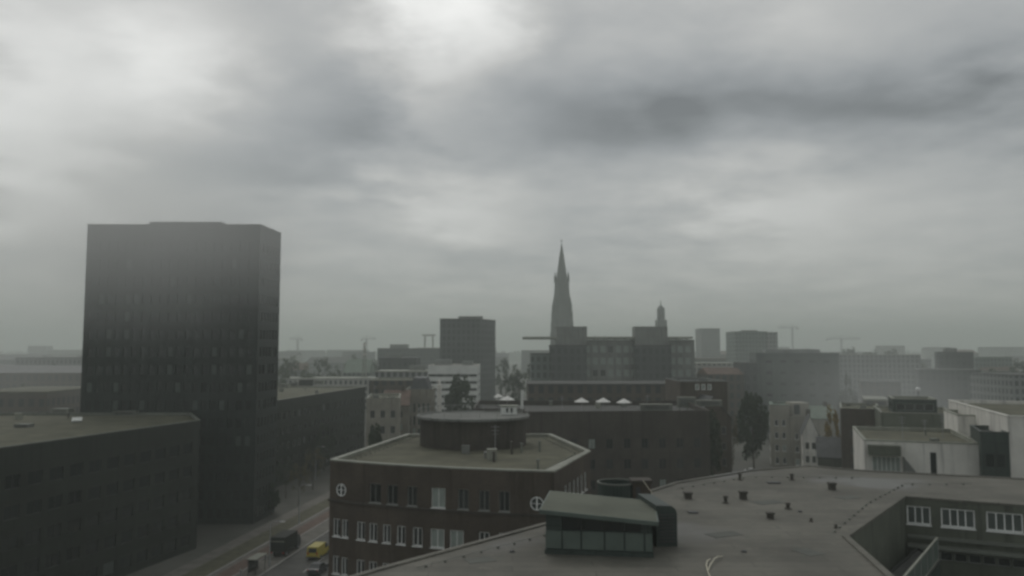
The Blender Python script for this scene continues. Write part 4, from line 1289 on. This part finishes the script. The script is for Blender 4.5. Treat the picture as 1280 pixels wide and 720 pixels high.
for k_, (px, Y, h_, lab, lf, kd) in enumerate([(378, 168, 9, 'thin bare looking street tree in front of the long street block', 'leaf_brown', 'sparse'), (395, 186, 10, 'second thin street tree further along the pavement', 'leaf_brown', 'sparse'),
                                               (362, 176, 9, 'sparse street tree next to the box truck', 'leaf_dark', 'sparse'), (408, 215, 12, 'leafy street tree at the far bend of the street', 'leaf_dark', 'broad'), (345, 158, 6, 'short dark street tree against the base of the tower', 'leaf_dark', 'broad')]):
    tree(lab, (px - 640) * Y / 1000, Y, h_, h_ * .62, kd, lf, n=1400 if kd == 'sparse' else 2400)
# distant wood
rng = random.Random(5); b = MB()
for q in range(2600):
    x = rng.uniform(-2400, 2400); y = rng.uniform(2150, 2500); h_ = rng.uniform(14, 30); w = rng.uniform(10, 26)
    for _ in range(2):
        a = rng.uniform(0, 3.14); dx, dy = math.cos(a) * w / 2, math.sin(a) * w / 2
        b.face([(x - dx, y - dy, 0), (x + dx, y + dy, 0), (x + dx * .7, y + dy * .7, h_ * .8), (x, y, h_), (x - dx * .8, y - dy * .8, h_ * .7)])
tag(link('woods', b.mesh('woods', M['leaf_dark'])), 'dim belt of far-off woods along the horizon', 'woods', kind='stuff')

# ------------------------------------------------------------------ vehicles and street furniture
def wheel(parent, x, y, r=.32):
    t = MB(); seg = 14
    for sgn in (0,):
        ring = [[(r * math.cos(2 * math.pi * k / seg), yy, r + r * math.sin(2 * math.pi * k / seg)) for k in range(seg)] for yy in (-.1, .1)]
        for k in range(seg): t.face([ring[0][k], ring[1][k], ring[1][(k + 1) % seg], ring[0][(k + 1) % seg]])
        t.face(ring[0][::-1]); t.face(ring[1])
    o = t.part('wheel', M['rubber'], parent); o.location = (x, y, 0)
    h = MB()
    for yy in (-.105, .105): h.face([(r * .6 * math.cos(2 * math.pi * k / seg), yy, r + r * .6 * math.sin(2 * math.pi * k / seg)) for k in range(seg)])
    h.part('rim', M['metal'], o)


def hull(b, prof, hw0, hw1, zsplit):
    """closed side profile (x, z) given width hw0 below zsplit, hw1 at the top"""
    zmax = max(z for _, z in prof)
    f = lambda z: hw0 if z <= zsplit else hw0 + (hw1 - hw0) * (z - zsplit) / (zmax - zsplit)
    L_ = [(x, f(z), z) for x, z in prof]; R_ = [(x, -f(z), z) for x, z in prof]
    b.face(L_[::-1]); b.face(R_); n = len(prof)
    for k in range(n): b.face([L_[k], L_[(k + 1) % n], R_[(k + 1) % n], R_[k]])


def vehicle(name, label, cat, x, y, rz, paint, kind='car', group=None, z=.004):
    o = root(name, (x, y, z), label, cat, group, rz)
    if kind == 'car':
        Lh, zs = 2.1, .92
        prof = [(-2.1, .32), (2.1, .3), (2.13, .62), (1.95, .78), (.95, .92), (.25, 1.42), (-.95, 1.45), (-1.75, 1.0), (-2.08, .93)]
        glass = [(.93, .95), (.28, 1.38), (-.93, 1.40), (-1.62, .98)]; hw, ht = .86, .66; wx = (1.3, -1.28)
    else:
        zs = 1.1; Lh = 2.5
        prof = [(-2.5, .35), (2.5, .33), (2.55, .8), (2.3, 1.05), (1.75, 1.2), (1.25, 1.92), (.9, 2.0), (-2.45, 1.98), (-2.5, 1.0)]
        glass = [(1.72, 1.22), (1.3, 1.86), (.55, 1.88), (.5, 1.2)]; hw, ht = .94, .84; wx = (1.6, -1.5)
    b = MB(); hull(b, prof, hw, ht, zs); body = b.part('body', M[paint], o)
    zmax = max(q[1] for q in prof)
    f = lambda zz: hw + (ht - hw) * max(0, zz - zs) / (zmax - zs)
    for s in (-1, 1):
        g = MB(); pts = [(px_, s * (f(pz) + .006), pz) for px_, pz in glass]; g.face(pts if s < 0 else pts[::-1]); g.part('side_window', M['glass'], o)
    ws = [(prof[4], prof[5])] if True else []
    (xa, za), (xb, zb) = prof[4], prof[5]
    g = MB(); lerp = lambda t: (xa + (xb - xa) * t + .008, za + (zb - za) * t + .008)
    (x0_, z0_), (x1_, z1_) = lerp(.08), lerp(.92)
    g.face([(x0_, -f(z0_) + .08, z0_), (x0_, f(z0_) - .08, z0_), (x1_, f(z1_) - .08, z1_), (x1_, -f(z1_) + .08, z1_)]); g.part('windscreen', M['glass'], o)
    if kind == 'car': g = MB(); g.face([(-1.02, .56, 1.425), (-1.02, -.56, 1.425), (-1.72, -.7, 1.03), (-1.72, .7, 1.03)])
    else: g = MB(); g.face([(-2.512, .62, 1.15), (-2.49, .62, 1.8), (-2.49, -.62, 1.8), (-2.512, -.62, 1.15)])
    g.part('rear_window', M['glass'], o)
    for s in (-1, 1):
        h = MB(); h.box((Lh - .02, s * .62 - .16, .62), (Lh + .06, s * .62 + .16, .76)); h.part('headlight', M['lens'], o)
        h = MB(); zt_ = .75 if kind == 'car' else .85; h.box((-Lh - .02, s * .7 - .1, zt_), (-Lh + .05, s * .7 + .1, zt_ + (.16 if kind == 'car' else .4))); h.part('tail_light', M['redlens'], o)
        for w_ in wx: wheel(o, w_, s * (hw - .08))
    bp = MB(); bp.box((-Lh - .05, -hw + .05, .36), (-Lh + .02, hw - .05, .55)); bp.part('bumper', M['darkmetal'], o)
    return o


RZ = math.pi / 2 - .12
vehicle('delivery_van', 'yellow van on the street beside the corner of the curved brick building', 'van', (405 - 640) * .128, 127, RZ, 'yellow', 'van')
vehicle('parked_car', 'dark car right behind the yellow van at the kerb', 'car', (404 - 640) * .1185, 118, RZ, 'cardark')
# box truck
o = root('box_truck', ((361 - 640) * .128, 129, .004), 'dark grey box truck standing on the street below the tower', 'truck', rz=RZ)
b = MB(); b.box((-3.2, -1.15, .95), (1.9, 1.15, 3.15)); b.part('cargo_box', M['dark'], o)
b = MB(); b.box((-3.24, -1.1, 2.45), (-3.203, 1.1, 2.58)); b.part('trim_strip', M['zinc'], o)
b = MB(); hull(b, [(1.95, .5), (3.6, .5), (3.65, 1.3), (3.2, 2.3), (1.95, 2.35)], 1.05, .95, 1.3); b.part('cab', M['cardark'], o)
b = MB(); b.box((-3.1, -.5, .6), (1.94, .5, .94)); b.part('chassis', M['darkmetal'], o)
for s in (-1, 1):
    wheel(o, 2.7, s * .9, .45); wheel(o, -2.0, s * .9, .45)
    b = MB(); b.box((-3.25, s * .95 - .1, .75), (-3.203, s * .95 + .1, .94)); b.part('tail_light', M['redlens'], o)
# bus shelter
o = root('bus_shelter', ((327 - 640) * .117, 117.5, .12), 'small bus shelter with pale roof on the pavement by the road', 'bus shelter', rz=RZ)
for sx in (-1.6, 1.6):
    for sy in (-.55, .55):
        b = MB(); b.tube([(sx, sy, 0), (sx, sy, 2.2)], .05, 6); b.part('post', M['darkmetal'], o)
b = MB(); b.box((-1.85, -.8, 2.2), (1.85, .8, 2.32)); b.part('roof', M['zinc'], o)
b = MB(); b.box((-1.55, .53, .3), (1.55, .56, 2.1)); b.part('glass_wall', M['glass'], o)
b = MB(); b.box((-1.3, .1, .42), (1.3, .45, .5)); b.part('bench', M['bark'], o)


def lamp(label, px, Y, h=8, arm=1.6):
    o = root('street_lamp', ((px - 640) * Y / 1000, Y, .12), label, 'street lamp', rz=-.12)
    b = MB(); b.tube([(0, 0, 0), (0, 0, h * .95)], .1, 6, .06); b.lathe([(.16, 0), (.16, .7), (.1, .75)], 8); b.part('pole', M['metal'], o)
    b = MB(); b.tube([(0, 0, h * .95), (arm * .3, 0, h), (arm, 0, h + .05)], .05, 5); b.part('arm', M['metal'], o)
    b = MB(); b.box((arm - .1, -.14, h - .06), (arm + .6, .14, h + .06)); b.part('lamp_head', M['lens'], o)


lamp('street lamp on the kerb beside the box truck', 344, 121, 6.5)
lamp('street lamp between the thin street trees', 379, 150, 7)
lamp('street lamp in the far bend of the street', 398, 200, 8)
# bollards by the cycle path
for k_ in range(6):
    y_ = 112 + k_ * 4.2; x_ = -38.6 + S(y_)
    o = root('bollard', (x_, y_, .12), 'short grey bollard in the line between cycle path and road', 'bollard', 'bollards beside the cycle path')
    b = MB(); b.lathe([(.09, 0), (.09, .85), (.05, .92)], 8); b.part('post', M['metal'], o)
    b = MB(); b.lathe([(.095, .7), (.095, .78)], 8); b.part('band', M['whitebox'], o)
# cars beyond the near roof
sheet('street', [(40, 207), (110, 200), (112, 214), (42, 221)], M['asphalt'], .004)
vehicle('parked_car', 'white car parked beyond the roof edge below the tall dark tree', 'car', (937 - 640) * .2095, 209.5, -.1, 'carwhite')
vehicle('parked_car', 'white car in the middle of three beyond the roof edge', 'car', (966 - 640) * .2075, 207.5, -.1, 'carwhite')
vehicle('parked_car', 'silver car right of two white cars beyond the roof edge', 'car', (989 - 640) * .2065, 206.5, -.1, 'carsilver')

# ------------------------------------------------------------------ haze, and wisps added in place of fog on the window pane
def volume_mat(name, dens, col, aniso=.3):
    m = bpy.data.materials.new(name); m.use_nodes = True
    nt = m.node_tree; nt.nodes.clear()
    out = nt.nodes.new('ShaderNodeOutputMaterial'); v = nt.nodes.new('ShaderNodeVolumePrincipled')
    v.inputs['Color'].default_value = (*col, 1); v.inputs['Density'].default_value = dens; v.inputs['Anisotropy'].default_value = aniso
    nt.links.new(v.outputs[0], out.inputs['Volume'])
    return m


HAZE = .00068
b = MB(); b.box((-5050, -650, -1), (5050, 6550, 142))
tag(link('haze', b.mesh('haze', volume_mat('haze_air', HAZE, (.865, .925, .87)))), 'pale damp haze lying over the whole city', 'haze', kind='stuff')


def added_mist(label, c, r, dens):
    """a soft-edged wisp added in place of window condensation: densest in the middle, thinning to nothing at its edge"""
    bm = bmesh.new(); bmesh.ops.create_icosphere(bm, subdivisions=3, radius=1.02)
    for v in bm.verts: v.co = Vector((v.co.x * r[0], v.co.y * r[1], v.co.z * r[2]))
    me = bpy.data.meshes.new('added_mist'); bm.to_mesh(me); bm.free()
    m = volume_mat('added_mist_air', dens, (.96, .97, .96), .62); nt = m.node_tree; n, l = nt.nodes, nt.links
    v = next(q for q in n if q.type == 'PRINCIPLED_VOLUME')
    tc = n.new('ShaderNodeTexCoord'); mp = n.new('ShaderNodeVectorMath'); mp.operation = 'DIVIDE'
    l.new(tc.outputs['Object'], mp.inputs[0]); mp.inputs[1].default_value = r
    ln = n.new('ShaderNodeVectorMath'); ln.operation = 'LENGTH'; l.new(mp.outputs[0], ln.inputs[0])
    nz = noise(n, l, mp.outputs[0], 1.6, 2, .5)
    a = n.new('ShaderNodeMath'); a.operation = 'MULTIPLY_ADD'; l.new(nz, a.inputs[0]); a.inputs[1].default_value = .5; a.inputs[2].default_value = -.25
    sub = n.new('ShaderNodeMath'); sub.operation = 'ADD'; l.new(ln.outputs['Value'], sub.inputs[0]); l.new(a.outputs[0], sub.inputs[1])
    mr = n.new('ShaderNodeMapRange'); mr.interpolation_type = 'SMOOTHSTEP'
    mr.inputs['From Min'].default_value = 1.0; mr.inputs['From Max'].default_value = .15; mr.inputs['To Min'].default_value = 0; mr.inputs['To Max'].default_value = dens
    l.new(sub.outputs[0], mr.inputs['Value'])
    l.new(mr.outputs[0], v.inputs['Density'])
    me.materials.append(m)
    o = link('added_mist', me, None, c); tag(o, label, 'added_mist', kind='stuff')


added_mist('added low wisp standing in for a fogged pane round the top of the dark tower', (-60, 130, 51), (42, 34, 23), .019)
added_mist('added pale bank standing in for a fogged pane behind the low dark block at the far left', (-150, 215, 24), (76, 50, 30), .0045)
added_mist('added faint veil standing in for a smeared pane over the street of beige houses beyond the flat roof', (96, 200, 14), (36, 34, 18), .011)
added_mist('added thin veil standing in for a smeared pane before the big grey box building', (114, 262, 22), (56, 32, 20), .008)

# ------------------------------------------------------------------ sky
EXPO = 0.0
SUN_AZ, SUN_EL = -22, 48
w = bpy.data.worlds.new('World'); SC.world = w; w.use_nodes = True
nt = w.node_tree; n, l = nt.nodes, nt.links
bg = n['Background']; bg.inputs['Strength'].default_value = .1
sky = n.new('ShaderNodeTexSky'); sky.sky_type = 'NISHITA'; sky.sun_disc = False
sky.sun_elevation = R(SUN_EL); sky.sun_rotation = R(SUN_AZ)
tc = n.new('ShaderNodeTexCoord')


def mth(op, a, b=None, c=None):
    x = n.new('ShaderNodeMath'); x.operation = op
    for i, v in enumerate((a, b, c)):
        if v is None: continue
        if isinstance(v, (int, float)): x.inputs[i].default_value = v
        else: l.new(v, x.inputs[i])
    return x.outputs[0]


sx = n.new('ShaderNodeSeparateXYZ'); l.new(tc.outputs['Generated'], sx.inputs[0])
az = mth('ARCTAN2', sx.outputs['X'], sx.outputs['Y'])
el = mth('ARCSINE', sx.outputs['Z'])
# cloud texture on a flattened dome, so clouds crowd towards the horizon
den = mth('ADD', mth('MAXIMUM', sx.outputs['Z'], 0.0), .16)
cv = n.new('ShaderNodeCombineXYZ'); l.new(mth('DIVIDE', sx.outputs['X'], den), cv.inputs[0]); l.new(mth('DIVIDE', sx.outputs['Y'], den), cv.inputs[1])
n1 = noise(n, l, cv.outputs[0], 1.1, 6, .5)
n2 = noise(n, l, cv.outputs[0], 3.2, 5, .55)
wv = n.new('ShaderNodeVectorMath'); wv.operation = 'ADD'; l.new(cv.outputs[0], wv.inputs[0]); wv.inputs[1].default_value = (7.3, 3.1, 0)
n3 = noise(n, l, wv.outputs[0], 1.6, 4, .5)
azw = mth('ADD', az, mth('MULTIPLY', mth('SUBTRACT', n2, .5), .26))
elw = mth('ADD', el, mth('MULTIPLY', mth('SUBTRACT', n3, .5), .16))
val = mth('ADD', .475, mth('MULTIPLY', mth('SUBTRACT', n1, .5), .22))
val = mth('ADD', val, mth('MULTIPLY', mth('SUBTRACT', n2, .5), .26))
val = mth('ADD', val, mth('MULTIPLY', mth('SUBTRACT', noise(n, l, wv.outputs[0], 6.5, 5, .6), .5), .10))
# sky behind the camera dimmed, to lessen the light on the city
back = n.new('ShaderNodeMapRange'); back.interpolation_type = 'SMOOTHSTEP'; l.new(sx.outputs['Y'], back.inputs['Value'])
for k_, v_ in (('From Min', -.25), ('From Max', .6), ('To Min', .78), ('To Max', 1.0)): back.inputs[k_].default_value = v_
val = mth('MULTIPLY', val, back.outputs[0])
BLOBS = [(220, 80, 80, 62, .36), (560, 30, 85, 75, .50), (30, 110, 110, 130, .32), (640, -70, 420, 70, .16), (430, 150, 90, 60, -.16), (760, 150, 170, 55, -.23), (1160, 130, 170, 60, -.24),
         (680, 30, 60, 60, -.06), (560, 255, 90, 32, .22), (960, 255, 110, 50, .20), (45, 240, 80, 40, .18), (300, 205, 100, 50, -.13), (150, 190, 70, 40, -.08), (960, 150, 200, 45, -.10), (640, 310, 120, 30, -.05), (1150, 340, 150, 50, .05), (1000, 20, 90, 40, .10)]
for px, py, wx, wy, amp in BLOBS:
    d = ray(px, py).normalized()
    a0, e0 = math.atan2(d.x, d.y), math.asin(d.z)
    ta = mth('MULTIPLY', mth('SUBTRACT', azw, a0), 1000.0 / wx); te = mth('MULTIPLY', mth('SUBTRACT', elw, e0), 1000.0 / wy)
    g = mth('EXPONENT', mth('MULTIPLY', mth('ADD', mth('MULTIPLY', ta, ta), mth('MULTIPLY', te, te)), -1.0))
    val = mth('MULTIPLY_ADD', g, amp, val)
val = mth('MAXIMUM', val, .17)
k10 = mth('MULTIPLY', val, 10.0)
tint = n.new('ShaderNodeMix'); tint.data_type = 'RGBA'
l.new(ramp(n, l, val, .25, .6), tint.inputs['Factor']); tint.inputs['A'].default_value = (.955, 1.0, 1.03, 1); tint.inputs['B'].default_value = (1.0, 1.0, .97, 1)
vs = n.new('ShaderNodeVectorMath'); vs.operation = 'SCALE'; l.new(tint.outputs['Result'], vs.inputs[0]); l.new(k10, vs.inputs['Scale'])
mx = n.new('ShaderNodeMix'); mx.data_type = 'RGBA'; mx.inputs['Factor'].default_value = .94
l.new(sky.outputs[0], mx.inputs['A']); l.new(vs.outputs[0], mx.inputs['B'])
l.new(mx.outputs['Result'], bg.inputs['Color'])

sd = bpy.data.lights.new('sun', 'SUN'); sd.energy = .5; sd.angle = R(25); sd.color = (1, .97, .92)
so = bpy.data.objects.new('sun', sd); COL.objects.link(so)
dv = Vector((math.sin(R(SUN_AZ)) * math.cos(R(SUN_EL)), math.cos(R(SUN_AZ)) * math.cos(R(SUN_EL)), math.sin(R(SUN_EL))))
so.rotation_euler = (-dv).to_track_quat('-Z', 'Y').to_euler()

# ------------------------------------------------------------------ render settings
vs_ = SC.view_settings
SC.display_settings.display_device = 'sRGB'
vs_.view_transform = 'Standard'; vs_.look = 'None'; vs_.gamma = 1; vs_.use_curve_mapping = False; vs_.exposure = EXPO
cy_ = SC.cycles
cy_.use_denoising = True
cy_.max_bounces = 5; cy_.diffuse_bounces = 3; cy_.glossy_bounces = 2; cy_.volume_bounces = 2; cy_.transparent_max_bounces = 8
cy_.pixel_filter_type = 'BLACKMAN_HARRIS'; cy_.filter_width = 2.2
cy_.volume_step_rate = 1
